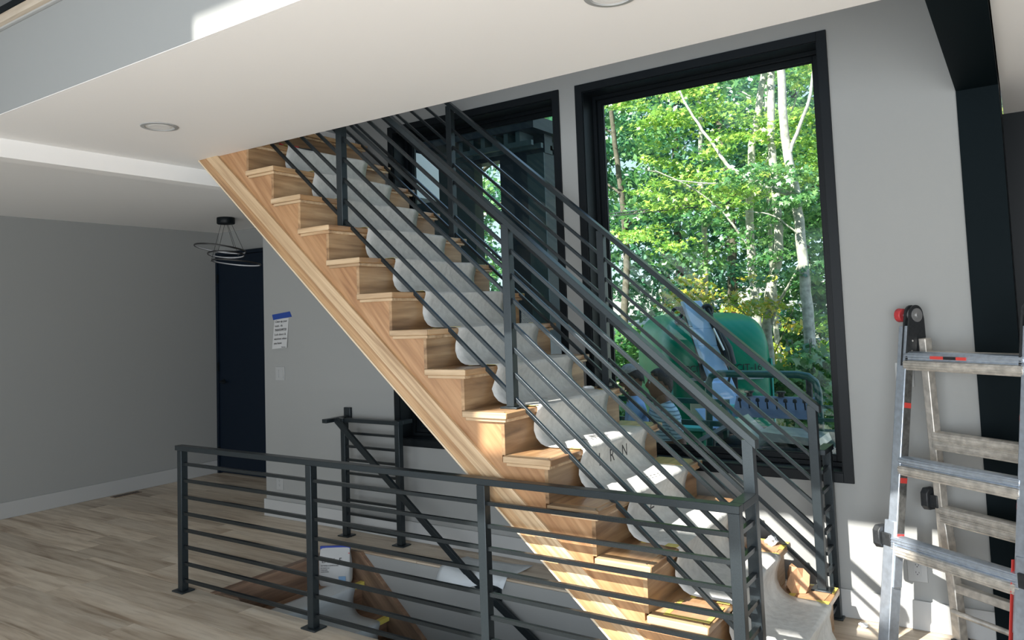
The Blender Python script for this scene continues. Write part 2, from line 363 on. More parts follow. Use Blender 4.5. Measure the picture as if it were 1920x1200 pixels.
# ------------------------------------------------------------------ windows
def window(n, X0, X1, lab):
    z0, z1 = WZ
    r = bpy.data.objects.new('window_%d'%n, None); COL.objects.link(r); r.location = (X0,D,z0); r['kind'] = 'structure'; r['label'] = lab
    def frame(a, y0, y1, w_):      # rectangular ring inset a from the casing edge, w_ wide
        b_ = B(); x0,x1,c0,c1 = X0+a,X1-a,z0+a,z1-a
        b_.box(x0,x0+w_,y0,y1,c0,c1).box(x1-w_,x1,y0,y1,c0,c1).box(x0+w_,x1-w_,y0,y1,c0,c0+w_).box(x0+w_,x1-w_,y0,y1,c1-w_,c1)
        return b_
    part('casing', frame(0, D-.014, D, .052), M['black'], r, bevel=.0015)
    part('jamb', frame(CS, D-.004, D+.2, .012), M['black'], r, smooth=False)
    part('frame', frame(CS+.012, D+.125, D+.20, .024), M['black'], r, bevel=.0015)
    part('sash', frame(CS+.036, D+.150, D+.195, .031), M['black'], r, bevel=.0015)
    part('bead', frame(.108, D+.163, D+.170, .010), M['black'], r, smooth=False)
    part('pane', B().box(X0+.112,X1-.112,D+.176,D+.182,z0+.112,z1-.112), M['glass'], r, smooth=False)
    xm = X0*.52+X1*.48
    part('tag', B().box(xm-.03,xm+.065,D+.147,D+.151,z1-.074,z1-.068), M['white'], r, smooth=False, label='thin white tag')
window(1, W1[0], W1[1], 'tall black-framed window behind the stairs')
window(2, W2[0], W2[1], 'tall black-framed window with the view of the trees')
# door
dr = bpy.data.objects.new('door_1', None); COL.objects.link(dr); dr.location = (-7.72,5.45,0); dr['kind'] = 'structure'
part('panel', B().box(-7.70,-6.76,5.445,5.488,.012,2.455), M['navy'], dr, bevel=.002)
part('frame', B().box(-7.735,-7.703,5.43,5.489,0,2.50).box(-6.757,-6.72,5.43,5.489,0,2.50).box(-7.703,-6.757,5.43,5.489,2.459,2.50), M['navy'], dr, bevel=.002)
for z in (.25,1.2,2.2): part('hinge', B().box(-7.712,-7.694,5.425,5.445,z-.05,z+.05), M['black'], dr)
part('handle', B().cyl((-7.62,5.445,1.03),(-7.62,5.39,1.03),.011).tube([(-7.62,5.395,1.03),(-7.56,5.392,1.03),(-7.51,5.395,1.028)],.009).cyl((-7.62,5.445,1.03),(-7.62,5.437,1.03),.028), M['black'], dr)
# ------------------------------------------------------------------ the wooden staircase
RISE, RUN = .2, .2316
XN = lambda i: -3.667+RUN*i          # nosing x of tread i
ZT = lambda i: RISE*(13-i)           # top z of tread i
YN, YF = 2.975, 4.25                 # near and far tread ends
ST = thing('staircase', 'straight hickory staircase with open black railings rising left across the windows', 'staircase', (XN(12),3.0,0))
def tread_set(i, x, z, parent, y0, y1, first=None, mt='tread', ret=True):
    t = part('tread', B().box(x-RUN-.035, x-.032 if ret else x, y0+(.058 if ret else 0), y1, z-.030, z), M[mt], parent, bevel=.004)
    if ret:
        part('front_nosing', B().prism([(x-.0325,y0+.0335),(x,y0+.001),(x,y1),(x-.0325,y1)], z-.030, z, 'z'), M[mt], t, bevel=.004)
        part('return_nosing', B().prism([(x-RUN-.030,y0),(x,y0),(x-.033,y0+.033),(x-.033,y0+.057),(x-RUN-.030,y0+.057)], z-.030, z+.0003, 'z'), M['treadx'], t, bevel=.004)
        part('cove_molding', B().box(x-RUN-.018, x-.014, y0+.012, y0+.03, z-.046, z-.030).box(x-.03,x-.014,y0+.03,y1-.01,z-.046,z-.030), M['treadx'], t, bevel=.003)
    return t
for i in range(-2,13):
    tread_set(i, XN(i), ZT(i), ST, YN, YF)
for i in range(-2,13):
    part('riser', B().box(XN(i)-.050, XN(i)-.031, YN+.026, YF-.03, ZT(i)-RISE, ZT(i)-.030), M['riser'], ST, smooth=False)
# near side panel: saw-tooth top, sloping bottom
def zlow(x): return 2.755-.8645*(x+4.437)
def sawtooth(i0, i1, zl):
    pts = []
    for i in range(i0, i1+1):
        pts += [(XN(i)-RUN-.0495, ZT(i)-.031), (XN(i)-.0495, ZT(i)-.031)]
    xe = XN(i1)-.0495
    pts += [(xe, max(0.0, zl(xe)))]
    if zl(xe) < 0:
        x0_ = -4.437+2.755/.8645+(zl(-4.437)-2.755)/.8645; pts += [(x0_, 0.0)]
    xs_ = XN(i0)-RUN-.0495; pts += [(xs_, zl(xs_))]
    return pts
part('side_panel', B().prism(sawtooth(-2,12,zlow), 3.002, 3.024), M['string'], ST, smooth=False)
part('far_side_panel', B().prism(sawtooth(-2,12,zlow), YF-.05, YF-.025), M['string'], ST, smooth=False)
def band(z0_, z1_, xa=-4.70, xb=None):    # parallelogram strip following the slope, clipped by the floor
    xb = xb if xb is not None else -1.32
    p = []
    for x, dz in ((xa,z0_),(xb,z0_),(xb,z1_),(xa,z1_)): p.append((x, zlow(x)+dz))
    return p
xflo = -4.437+2.755/.8645
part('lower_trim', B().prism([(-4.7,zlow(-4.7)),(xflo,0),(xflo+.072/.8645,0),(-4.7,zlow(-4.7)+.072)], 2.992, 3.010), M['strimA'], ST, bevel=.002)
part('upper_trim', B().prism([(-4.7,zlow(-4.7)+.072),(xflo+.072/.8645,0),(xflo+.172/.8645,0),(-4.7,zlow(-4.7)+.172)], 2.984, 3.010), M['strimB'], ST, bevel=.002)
part('edge_bead', B().prism([(-4.7,zlow(-4.7)-.012),(xflo-.014,0),(xflo,0),(-4.7,zlow(-4.7))], 2.990, 3.03), M['bead'], ST, smooth=False)
part('soffit', B().prism([(-4.7,zlow(-4.7)+.004),(xflo-.01,0.002),(xflo+.02,.002),(-4.7,zlow(-4.7)+.02)], 3.03, YF-.05), M['wall'], ST, smooth=False)

# the lower flight going down to the basement
DX = lambda k: -4.05+RUN*(k-1)
LS = thing('basement_staircase', 'brown staircase going down through the floor opening behind the low guardrail', 'staircase', (-4.3,3.5,-2.8))
part('landing_nosing', B().box(-4.345,-4.30,HY0,HY1,-.030,.001), M['riserd'], LS, bevel=.004)
for k in range(1,14):
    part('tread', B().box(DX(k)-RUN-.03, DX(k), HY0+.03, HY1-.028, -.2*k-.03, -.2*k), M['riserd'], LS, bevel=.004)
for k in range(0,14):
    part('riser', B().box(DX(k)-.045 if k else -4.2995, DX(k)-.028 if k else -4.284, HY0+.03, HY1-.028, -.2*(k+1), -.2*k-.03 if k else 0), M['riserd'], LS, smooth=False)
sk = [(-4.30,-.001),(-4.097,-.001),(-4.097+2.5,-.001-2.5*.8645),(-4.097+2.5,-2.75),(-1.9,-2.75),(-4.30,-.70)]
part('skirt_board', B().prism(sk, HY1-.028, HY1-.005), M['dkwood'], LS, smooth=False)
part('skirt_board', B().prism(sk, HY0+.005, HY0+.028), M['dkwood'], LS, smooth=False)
part('skirt_cap', B().prism([(-4.097,0),(-4.080,-.002),(-1.6,-.002-2.48*.8645),(-1.617,-2.48*.8645)], HY1-.034, HY1-.005), M['riserd'], LS, smooth=False)

# ------------------------------------------------------------------ railings
PS = .0225
def post(x, y, z0, z1, parent, plate=True, mat='metal', name='post', px=.055, py=.045):
    p_ = part(name, B().box(x-PS,x+PS,y-PS,y+PS,z0+(.009 if plate else 0),z1), M[mat], parent, bevel=.002)
    if plate: part('base_plate', B().box(x-px,x+px,y-py,y+py,z0,z0+.009), M['metal'], p_, bevel=.002)
    return p_
def slope_bar(parent, name, x0, x1, z_at, y, t, w_, mat='metal', bv=.0015, zs=.8645):
    # bar following the stair slope: z = z_at(x) centre, vertical thickness t, width w_ in y
    p_ = [(x0,z_at(x0)-t/2),(x1,z_at(x1)-t/2),(x1,z_at(x1)+t/2),(x0,z_at(x0)+t/2)]
    return part(name, B().prism(p_, y-w_/2, y+w_/2), M[mat], parent, bevel=bv)
ZR = [.070+.1030*k for k in range(8)]
# low guardrail along the floor opening
G = thing('guardrail', 'low black steel guardrail along the floor opening in the foreground', 'railing', (-2.75,2.922,0))
GX = [-4.523,-3.327,-2.155,-.970]; GY = 2.922
for k, x in enumerate(GX): post(x, GY, 0, .876, G, plate=True)
part('top_rail', B().box(-4.565,-.945,GY-.026,GY+.026,.876,.906), M['metal'], G, bevel=.002)
part('top_rail', B().box(-.998,-.945,GY+.0265,3.125,.876,.906), M['metal'], G, bevel=.002, label='short top rail returning to the stair newel')
for a, c_ in zip(GX[:-1],GX[1:]):
    for z in ZR: part('bar', B().box(a+PS,c_-PS,GY-.009,GY+.009,z-.009,z+.009), M['metalr'], G, smooth=False)
for z in ZR: part('bar', B().box(-.981,-.960,GY+PS,3.128,z-.009,z+.009), M['metalr'], G, smooth=False)
# stair railings
nose = lambda x: 2.609-.8645*(x+3.667)
def stair_rail(y, label, xs_, xe, ztop_off=.847, end_ext=0.0):
    R_ = thing('stair_railing', label, 'railing', (xs_[-1],y,.2))
    for x in xs_:
        i = math.ceil((x+.02+3.667)/RUN - 1e-6); zb = ZT(i) if i <= 12 else .2
        zb = .2 if x > -1.0 else zb
        post(x, y, zb, nose(x)+ztop_off-.012, R_, px=.05, py=.04)
    slope_bar(R_, 'top_rail', -4.9, xe, lambda x: nose(x)+ztop_off, y, .036, .052)
    b0 = -4.9
    for k in range(7):
        segs = [b0]+[x for x in xs_]
        for a, c_ in zip(segs[:-1], segs[1:]):
            slope_bar(R_, 'bar', a+PS if a != b0 else a, c_-PS, lambda x, k=k: nose(x)-.014+.122*k, y, .0235, .018, 'metalr')
    return R_
XSN = [-4.425,-3.275,-2.125,-.975]
near = stair_rail(3.15, 'black steel stair railing on the near side of the wooden steps', XSN, -.940)
XSF = [-4.43,-3.27,-2.13,-.955]
far = stair_rail(4.185, 'black steel stair railing on the window side of the wooden steps', XSF, -.915, ztop_off=.885)
# return panel from the far newel to the wall
px_ = -.935
post(px_, 4.375, 0, .876, far, plate=True, px=.035, py=.03)
part('top_rail', B().box(px_-.026,px_+.026,4.21,4.421,.876,.904), M['metal'], far, bevel=.002)
for z in ZR: part('bar', B().box(px_-.010,px_+.010,4.205,4.355,z-.009,z+.009), M['metalr'], far, smooth=False)
# small guard panel at the back of the opening
RG = thing('guardrail', 'short black guard panel by the wall at the head of the basement stairs', 'railing', (-4.2,4.29,0))
for x in (-4.49,-3.925): post(x, 4.29, 0, .876, RG)
part('top_rail', B().box(-4.49,-3.90,4.264,4.316,.876,.906), M['metal'], RG, bevel=.002)
part('top_rail', B().box(-4.60,-4.55,4.16,4.40,.876,.906).box(-4.56,-4.46,4.24,4.30,.876,.906), M['metal'], RG, bevel=.002)
part('wall_bracket', B().box(-4.61,-4.54,4.398,4.424,.86,.97), M['metal'], RG, bevel=.003)
part('top_rail', B().box(-3.951,-3.90,4.3165,4.42,.876,.906), M['metal'], RG, bevel=.002)
for z in ZR: part('bar', B().box(-4.4675,-3.9475,4.281,4.299,z-.009,z+.009), M['metalr'], RG, smooth=False)
# handrail down the lower flight
HR = thing('handrail', 'black sloping handrail leading down the basement stairs', 'handrail', (-3.8,4.1,.3))
p0 = Vector((-4.52,4.235,.895)); p1 = Vector((-3.03,4.010,-.045)); dv = (p1-p0)/(p1.x-p0.x); p2 = p1+dv*1.3; p2.y = 3.99
d_ = (p1-p0).normalized(); sd = d_.cross(Vector((0,0,1))).normalized(); up_ = sd.cross(d_)
b = B().obb((p0+p1)/2, d_, sd, up_, ((p1-p0).length/2,.012,.024)); part('rail', b, M['metal'], HR, bevel=.002)
d2 = (p2-p1).normalized(); sd2 = d2.cross(Vector((0,0,1))).normalized(); b = B().obb((p1+p2)/2, d2, sd2, sd2.cross(d2), ((p2-p1).length/2,.012,.024)); part('rail', b, M['metal'], HR, bevel=.002)
bp = p1+dv*.10
part('bracket', B().box(bp.x-.005,bp.x+.045,bp.y,4.06,bp.z-.015,bp.z+.045).box(bp.x-.02,bp.x+.06,4.045,4.0595,bp.z-.04,bp.z+.07), M['metal'], HR, bevel=.002)

# ------------------------------------------------------------------ paper runners on the steps
def runner(name, label, steps, y0f, y1f, parent_loc, mat, seed, tail=None, amp=.004):
    rr = np.random.RandomState(seed); prof = []
    for (x, z) in steps:                         # nosing point of each tread walking down
        prof += [(x-RUN+.075,z+.0035),(x-RUN+.125,z+.004),(x-.06,z+.0035),(x-.012,z+.004),(x+.006,z-.002),(x+.007,z-.018),(x-.004,z-.045),(x-.016,z-.085),(x-.018,z-.120),(x-.006,z-.155),(x+.018,z-.181),(x+.045,z-.193)]
    prof = prof[:-1]
    if tail: prof = prof[:-6]+tail
    P_ = []
    for k in range(len(prof)-1):
        P_.append(prof[k]); a, c_ = prof[k], prof[k+1]
        if abs(c_[0]-a[0])+abs(c_[1]-a[1]) > .05: P_.append(((a[0]+c_[0])/2,(a[1]+c_[1])/2))
    P_.append(prof[-1]); n = len(P_); NY = 13
    ph = rr.uniform(0,6,6); b_ = B()
    for i, (x, z) in enumerate(P_):
        for j in range(NY):
            t_ = j/(NY-1); y = y0f(x,z)+(y1f(x,z)-y0f(x,z))*t_
            w_ = amp*(math.sin(9*y+11*x+ph[0])+math.sin(17*y-7*z+ph[1])*.6)+amp*1.2
            b_.v.append((x+w_*.7, y, z+w_*.6))
    for i in range(n-1):
        for j in range(NY-1):
            a = i*NY+j; b_.f.append((a,a+1,a+NY+1,a+NY))
    o = part(name, b_, mat, None, ang=1.2)
    md = o.modifiers.new('thickness','SOLIDIFY'); md.thickness = .0012; md.offset = 1
    return o
ynear = lambda x,z: 3.235+.035*math.sin(3.1*x)+(.02 if z > 1.3 else 0)
yfar = lambda x,z: 4.015+.02*math.sin(2.3*x+1)
RN = runner('paper_runner', '', [(XN(i),ZT(i)) for i in range(-1,13)], ynear, yfar, None, M['paper'], 3,
            tail=[(XN(12)+.007,.18),(XN(12)-.004,.14),(XN(12)+.004,.07),(XN(12)+.03,.02),(XN(12)+.10,.006),(XN(12)+.16,.005)])
tag(RN, 'grey protective paper runner draped down the wooden steps with black printed letters', 'runner')
def tape(parent, x0,x1,y0,y1,z, t=.0012, name='tape', mat='tape'):
    return part(name, B().box(x0,x1,y0,y1,z,z+t), M[mat], parent, smooth=False)
for i in range(-1,13):
    x, z = XN(i), ZT(i); yn, yf = ynear(x,z), yfar(x,z)
    tape(RN, x-.055, x+.0015, yn-.012, yn+.03, z+.0005+.006)
    tape(RN, x-RUN+.05, x-RUN+.075, yn+.01, yn+.16+.05*(i%2), z+.0008)
    if i > 4: tape(RN, x-.06, x+.0015, yf-.02, yf+.018, z+.0065)
# printed letters down the runner (face up on treads, reading down the flight)
def print_word(ch, x, z, y, size, rx=0): 
    return text('printed_letter', ch, size, M['ink'], RN, (x,y,z), (rx,0,math.radians(-90)), extrude=.0003)
for ch, i, y, sz in (('U',7,3.46,.085),('N',8,3.62,.10),('R',8,3.47,.07),('E',-1,3.56,.12),('P',-1,3.44,.12)):
    print_word(ch, XN(i)-.12, ZT(i)+.017, y, sz)
for (ch, i, y) in (('N',8,3.66),('R',8,3.52),('Z',9,3.46),('I',8,3.40)):
    text('printed_letter', ch, .09, M['ink'], RN, (XN(i)+.018,y,ZT(i)-.10), (math.radians(90),0,math.radians(90)), extrude=.0003)
for i, y in ((8,3.48),(9,3.62)):
    text('printed_letter', '• • • • •', .05, M['ink'], RN, (XN(i)-.05,y,ZT(i)+.017), (0,0,math.radians(78)), extrude=.0003)

# lower flight paper
LR = runner('paper_runner', '', [(DX(k),-.2*k) for k in range(1,6)], lambda x,z: 3.20, lambda x,z: 3.93, None, M['sheet'], 8)
tag(LR, 'pale paper runner on the brown basement stairs seen through the low guardrail', 'runner')
for k in range(1,5):
    tape(LR, DX(k)-.035, DX(k)+.002, 3.93, 4.028, -.2*k+.0005)
    tape(LR, DX(k)-.0002, DX(k)+.0015, 3.93, 4.028, -.2*k-.028, t=.028)

# masking pieces on the lowest treads
def crumple(name, cx, cy, cz, sx_, sy_, sz_, mat, seed, n=2):
    bm = bmesh.new(); bmesh.ops.create_icosphere(bm, subdivisions=n, radius=1); rr = random.Random(seed)
    for v in bm.verts:
        k = 1+rr.uniform(-.35,.35); v.co = Vector((v.co.x*sx_*k, v.co.y*sy_*k, max(0,v.co.z*k+.55)*sz_))+Vector((cx,cy,cz))
    b_ = B().add([v.co[:] for v in bm.verts], [tuple(v.index for v in f.verts) for f in bm.faces]); bm.free()
    return part(name, b_, mat, smooth=False)
CB = thing('cardboard_pad', 'brown paper pad with yellow tape edges on the second lowest tread by the near newel', 'cardboard', (XN(11)-.1,3.1,.4))
part('sheet', B().box(XN(11)-.20,XN(11)-.012,3.02,3.20,.4009,.4032), M['kraft'], CB, smooth=False)
for q in ((XN(11)-.205,XN(11)-.008,3.015,3.035),(XN(11)-.205,XN(11)-.185,3.035,3.20),(XN(11)-.028,XN(11)-.008,3.035,3.20)): tape(CB, q[0],q[1],q[2],q[3], .4034)
for q in ((XN(11)-.12,XN(11)-.10),): part('scrap', B().box(XN(11)-.14,XN(11)-.05,3.13,3.19,.4036,.4046), M['kraft'], CB, smooth=False)
BP = thing('masking_paper', 'torn brown masking paper taped on the lowest tread around the far newel', 'paper', (XN(12)-.1,4.15,.2))
part('sheet', B().prism([(XN(12)-.20,4.03),(XN(12)-.03,4.05),(XN(12)-.02,4.235),(XN(12)-.19,4.24)], .2009,.2024,'z'), M['kraft'], BP, smooth=False)
o = crumple('folded_corner', XN(12)-.175, 4.12, .203, .055,.06,.075, M['kraft'], 5); o.parent = BP; o.location = (-(XN(12)-.1),-4.15,-.2)
tape(BP, XN(12)-.20,XN(12)-.17,4.02,4.24,.2026); tape(BP, XN(12)-.04,XN(12)-.005,4.15,4.24,.2026); tape(BP, XN(12)-.17,XN(12)-.04,4.218,4.238,.2026)
BP2 = thing('masking_paper', 'brown masking paper with yellow tape on the second lowest tread by the wall', 'paper', (XN(11)-.1,4.15,.4))
part('sheet', B().box(XN(11)-.19,XN(11)-.02,4.05,4.235,.4009,.4024), M['kraft'], BP2, smooth=False); tape(BP2, XN(11)-.03,XN(11)-.002,4.10,4.24,.4026); tape(BP2, XN(11)-.19,XN(11)-.03,4.222,4.24,.4026)
tag(crumple('plastic_wrap', XN(11)-.075, 4.17, .4028, .035,.05,.03, M['clear'], 9), 'small crumpled clear plastic wrap on the second lowest tread by the wall', 'plastic')
tag(crumple('plastic_scrap', -.80, 4.33, .0, .022,.03,.010, M['clear'], 12), 'tiny clear plastic scrap on the floor below the far newel', 'plastic')
tag(crumple('plastic_scrap', XN(7)-.15, 3.55+.5, ZT(7)+.001, .04,.03,.014, M['clear'], 13), 'crumpled plastic scrap on a middle tread beside the runner', 'plastic')
# top-of-flight clutter
o = B().tube([(XN(-1)-.10+.05*math.cos(a),3.50+.09*math.sin(a),ZT(-1)+.019+.003*math.sin(3*a)) for a in [k*.35 for k in range(19)]], .009, 8)
tag(part('coiled_cable', o, M['rubber']), 'loop of black cable lying near the top of the wooden steps', 'cable')
o = B().tube([(XN(-1)-.05,3.26,ZT(-1)+.02),(XN(-1)-.08,3.33,ZT(-1)+.022),(XN(-1)-.04,3.40,ZT(-1)+.02),(XN(-1)-.09,3.46,ZT(-1)+.02)], .007, 8)
tag(part('red_cord', o, M['redl']), 'short red cord near the top of the wooden steps', 'cord')
# curled sheet on the back floor strip
rr = np.random.RandomState(4); b = B(); NX_, NY_ = 14, 8
for i in range(NX_):
    for j in range(NY_):
        u_, v_ = i/(NX_-1), j/(NY_-1)
        x = -3.36+.52*u_+.04*v_; y = 3.995+.30*v_-.03*math.sin(5*u_)
        z = .006+.006*math.sin(9*u_+4*v_)+(.004 if v_ > .1 else -.02)
        if v_ < .2: z -= .05*(1-v_/.2)**1.3*(1+.4*math.sin(6*u_)); 
        b.v.append((x,y,max(z,.004) if y > 4.05 else z))
for i in range(NX_-1):
    for j in range(NY_-1): a = i*NY_+j; b.f.append((a,a+1,a+NY_+1,a+NY_))
o = part('plastic_sheet', b, M['sheet'], ang=1.2); md = o.modifiers.new('thickness','SOLIDIFY'); md.thickness = .0015; md.offset = 1
tag(o, 'pale crumpled sheet hanging over the edge of the floor strip behind the handrail', 'sheet')

# bag of joint compound on the basement steps
BG = thing('compound_bag', 'white paper bag with blue top band standing on the first basement step', 'bag', (-4.20,3.90,-.2))
BG.rotation_euler = (0,0,math.radians(32))
b = B(); n_ = 7; secs = [(.0,.105,.048),(.02,.115,.058),(.10,.115,.06),(.17,.112,.050),(.215,.108,.026),(.262,.106,.004)]
for (z,hx,hy) in secs:
    for k in range(16):
        a = 2*math.pi*k/16; c_, s_ = math.cos(a), math.sin(a)
        b.v.append((hx*math.copysign(abs(c_)**.45,c_)*(1+.02*math.sin(7*z*20+k)), hy*math.copysign(abs(s_)**.45,s_), z))
for i in range(len(secs)-1):
    for k in range(16): a = i*16+k; c_ = i*16+(k+1)%16; b.f.append((a,c_,c_+16,a+16))
b.f.append(tuple(range(15,-1,-1))); b.f.append(tuple(80+k for k in range(16)))
part('bag_body', b, M['note'], BG, local=True)
part('blue_band', B().box(-.108,.108,-.0075,.0075,.238,.266), plain('bag_blue', (.02,.05,.30), .5), BG, local=True, bevel=.003)
part('red_strip', B().box(-.06,.105,-.020,-.0165,.212,.219), M['redl'], BG, local=True, smooth=False)
for (tx, sz, x, z, mm) in (('EASY',.042,-.085,.165,'ink'),('5',.055,.035,.158,'ink'),('SETTING COMPOUND',.0125,-.09,.142,'ink'),('for interior use',.010,-.09,.127,'ink'),('mixes easily',.010,-.09,.114,'ink'),('sands smooth',.010,-.09,.101,'ink')):
    text('lettering', tx, sz, M[mm], BG, (x,-.0615 if z < .15 else -.0585,z), (math.radians(90 if z < .15 else 78),0,0))
part('blue_picture', B().box(.035,.085,-.0625,-.0605,.025,.07), plain('bag_picture_blue', (.18,.32,.50), .5), BG, local=True, smooth=False)

# ------------------------------------------------------------------ things on the walls and ceiling
NT = thing('taped_note', 'white printed notice stuck with blue tape on the wall beside the dark door', 'note', (-5.39,D-.004,1.55))
b = B()
cs = [(-5.468,1.700),(-5.282,1.708),(-5.30,1.452),(-5.492,1.440)]
for (x,z) in cs: b.v.append((x, D-.0012 if z > 1.6 else D-.012, z))
for (x,z) in cs: b.v.append((x, D-.0004 if z > 1.6 else D-.0112, z))
b.f += [(0,1,2,3),(7,6,5,4),(0,4,5,1),(1,5,6,2),(2,6,7,3),(3,7,4,0)]
part('sheet', b, M['note'], NT, smooth=False)
part('blue_tape', B().prism([(-5.497,1.740),(-5.265,1.762),(-5.240,1.715),(-5.483,1.693)], D-.0030, D-.0014), M['bluetape'], NT, smooth=False)
for k, (tx, sz, sx_) in enumerate((('Clean up your',.027,1),('trash. -th',.027,1),('TRASH/DUMPSTER',.030,.62),('Lock doors &',.027,1),('windows when',.027,1),('you leave',.027,1))):
    zz = 1.668-.0375*k; yy = D-.0035-.0105*(1.70-zz)/.25
    text('lettering', tx, sz, M['ink'], NT, (-5.455-.006*k*.4+5.39, yy-(D-.004), zz-1.55), (math.radians(87.5),math.radians(-2.5),0), extrude=.0003, sx_=sx_, shear=.2 if k == 2 else 0)
text('lettering', 'Thank you', .013, M['ink'], NT, (.02,-.0095,1.443-1.55+.010), (math.radians(87.5),math.radians(-2.5),0), extrude=.0003)
def switch_plate(label, x0, x1, z0, z1, gangs):
    t_ = thing('light_switch', label, 'switch', ((x0+x1)/2,D,(z0+z1)/2))
    part('cover_plate', B().box(x0,x1,D-.006,D-.0002,z0,z1), M['plate'], t_, bevel=.002)
    for g_ in range(gangs):
        cx = x0+(g_+.5)*(x1-x0)/gangs
        part('rocker', B().prism([(D-.0062,(z0+z1)/2-.033),(D-.0115,(z0+z1)/2-.033),(D-.0075,(z0+z1)/2),(D-.0095,(z0+z1)/2+.033),(D-.0062,(z0+z1)/2+.033)], cx-.0165, cx+.0165, 'x'), M['plate'], t_, smooth=False)
    return t_
switch_plate('white double light switch plate on the wall below the taped notice', -5.460,-5.344,1.168,1.286, 2)
switch_plate('white light switch plate on the wall behind the top of the ladder', -.585,-.500,1.215,1.340, 1)
def outlet(label, x0, x1, z0, z1):
    t_ = thing('wall_outlet', label, 'outlet', ((x0+x1)/2,D,(z0+z1)/2)); cx = (x0+x1)/2; cz = (z0+z1)/2
    part('cover_plate', B().box(x0,x1,D-.006,D-.0002,z0,z1), M['plate'], t_, bevel=.002)
    part('socket_insert', B().box(cx-.017,cx+.017,D-.0075,D-.006,cz-.034,cz+.034), M['plate'], t_, bevel=.001)
    for s_ in (-1,1):
        z = cz+s_*.019
        b_ = B().box(cx-.008,cx-.0058,D-.0080,D-.0074,z-.001,z+.007).box(cx+.0058,cx+.008,D-.0080,D-.0074,z-.001,z+.006).cyl((cx,D-.0080,z-.007),(cx,D-.0074,z-.007),.0026,n=10)
        part('slot', b_, M['ink'], t_, smooth=False)
    return t_
outlet('white duplex wall outlet low on the wall behind the ladder', -.590,-.500,.236,.362)
outlet('white duplex wall outlet low on the wall left of the guard panel', -5.470,-5.385,.235,.355)
def can(label, x, y):
    t_ = thing('recessed_light', label, 'ceiling light', (x,y,ZC), group='round recessed lights in the bridge ceiling')
    part('trim_ring', B().lathe([(.070,.0),(.075,-.006),(.094,-.004),(.096,-.0005)], (x,y,ZC), 40), M['plate'], t_)
    part('baffle', B().lathe([(.070,-.0005),(.058,.0),(.052,-.0025)], (x,y,ZC-.001), 40), M['lens'], t_)
    part('lens', B().lathe([(.0,-.0015),(.052,-.0025)], (x,y,ZC-.001), 40), M['lens'], t_)
can('round recessed ceiling light on the left part of the lower ceiling', -3.815,2.345)
can('round recessed ceiling light cut off by the top edge of the picture', -1.115,2.345)
# chandelier
CH = thing('chandelier', 'pendant chandelier of thin tilted dark rings hanging in the dining corner', 'chandelier', (-6.60,4.76,ZC))
part('canopy', B().lathe([(0,0),(.084,0),(.087,-.006),(.087,-.056),(.082,-.064),(0,-.064)], (-6.60,4.76,ZC), 36), M['black'], CH)
def ring(name, c, R_, tx, ty, rz, a0=0, a1=2*math.pi):
    ux = Vector((math.cos(rz),math.sin(rz),tx)); uy = Vector((-math.sin(rz),math.cos(rz),ty))
    uy = (uy-ux.normalized()*uy.dot(ux.normalized()))
    r_ = part(name, B().torus(c, R_, .006, ux, uy, 64, 6, a0, a1, rz=.009), M['wire'], CH)
    part('diffuser', B().torus(Vector(c)-Vector((0,0,.0)), R_-.0070, .0025, ux, uy, 64, 6, a0, a1, rz=.006), M['led'], r_)
vr = math.radians(33.7)
ring('ring', (-6.65,4.73,2.43), .245, -.13, -.10, vr)
ring('ring', (-6.60,4.76,2.37), .173, -.03, -.12, vr)
ring('ring', (-6.52,4.82,2.285), .232, -.10, -.06, vr)
for (ax, ay, bx, by, bz) in ((-.05,-.02,-6.72,4.67,2.30),(-.01,.02,-6.66,4.90,2.44),(.01,-.02,-6.57,4.64,2.37),(.05,.03,-6.45,4.85,2.41),(-.02,.04,-6.62,4.92,2.36)):
    part('cable', B().tube([(-6.60+ax,4.76+ay,ZC-.066),(bx,by,bz)], .0022, 6), M['wire'], CH)
# floor vent
FV = thing('floor_vent', 'dark slotted floor register beside the left wall baseboard', 'vent', (-7.62,4.33,0))
part('frame', B().box(-7.69,-7.60,4.18,4.46,.0,.004), M['dkwood'], FV, smooth=False)
for k in range(9): part('slot', B().box(-7.675,-7.615,4.195+.0285*k,4.212+.0285*k,.0038,.0050), M['black'], FV, smooth=False)

# ------------------------------------------------------------------ ladder
LA = math.radians(-34.4)
LD = thing('ladder', 'paint-stained aluminium folding ladder standing at the right in front of the column', 'ladder', (-.642,4.056,0), LA)
def rail_pts(s0, z0, s1, z1): return (Vector((0,s0,z0)), Vector((0,s1,z1)))
def lrail(name, u, s0, z0, s1, z1, w_, t_, mat, lab=None, parent=LD):
    a, c_ = Vector((u,s0,z0)), Vector((u,s1,z1)); d = (c_-a).normalized()
    return part(name, B().obb((a+c_)/2, d, Vector((1,0,0)), d.cross(Vector((1,0,0))), ((c_-a).length/2, t_/2, w_/2)), M[mat], parent, local=True, bevel=.004, label=lab)
FS = lambda z: .262*z/1.56        # lean of the front rails
RS = lambda z: .365-.060*z/1.50   # lean of the rear rails
WL = .625
def zr(u, fs): return fs
for u in (0, WL):
    r_ = lrail('front_rail', u, FS(.30), .30, FS(1.53), 1.53, .054, .052, 'alu')
    lrail('rail_sticker', u+(.0268 if u == 0 else -.0268), FS(.55)+.0, .55, FS(1.34), 1.34, .044, .002, 'alud', 'dark sticker with red marks', parent=r_)
    for z in (1.135,.78,.52):
        lrail('red_mark', u+(.0278 if u == 0 else -.0278), FS(z), z, FS(z+.025), z+.025, .044, .002, 'redl', parent=r_)
for u in (-.012, WL+.012):
    r_ = lrail('outer_leg', u, FS(.02), .02, FS(.60), .60, .064, .062, 'alu')
    part('rubber_foot', B().obb((u,FS(.02),.018),(1,0,0),(0,1,0),(0,0,1),(.026,.048,.018)), M['rubber'], r_, local=True, bevel=.005)
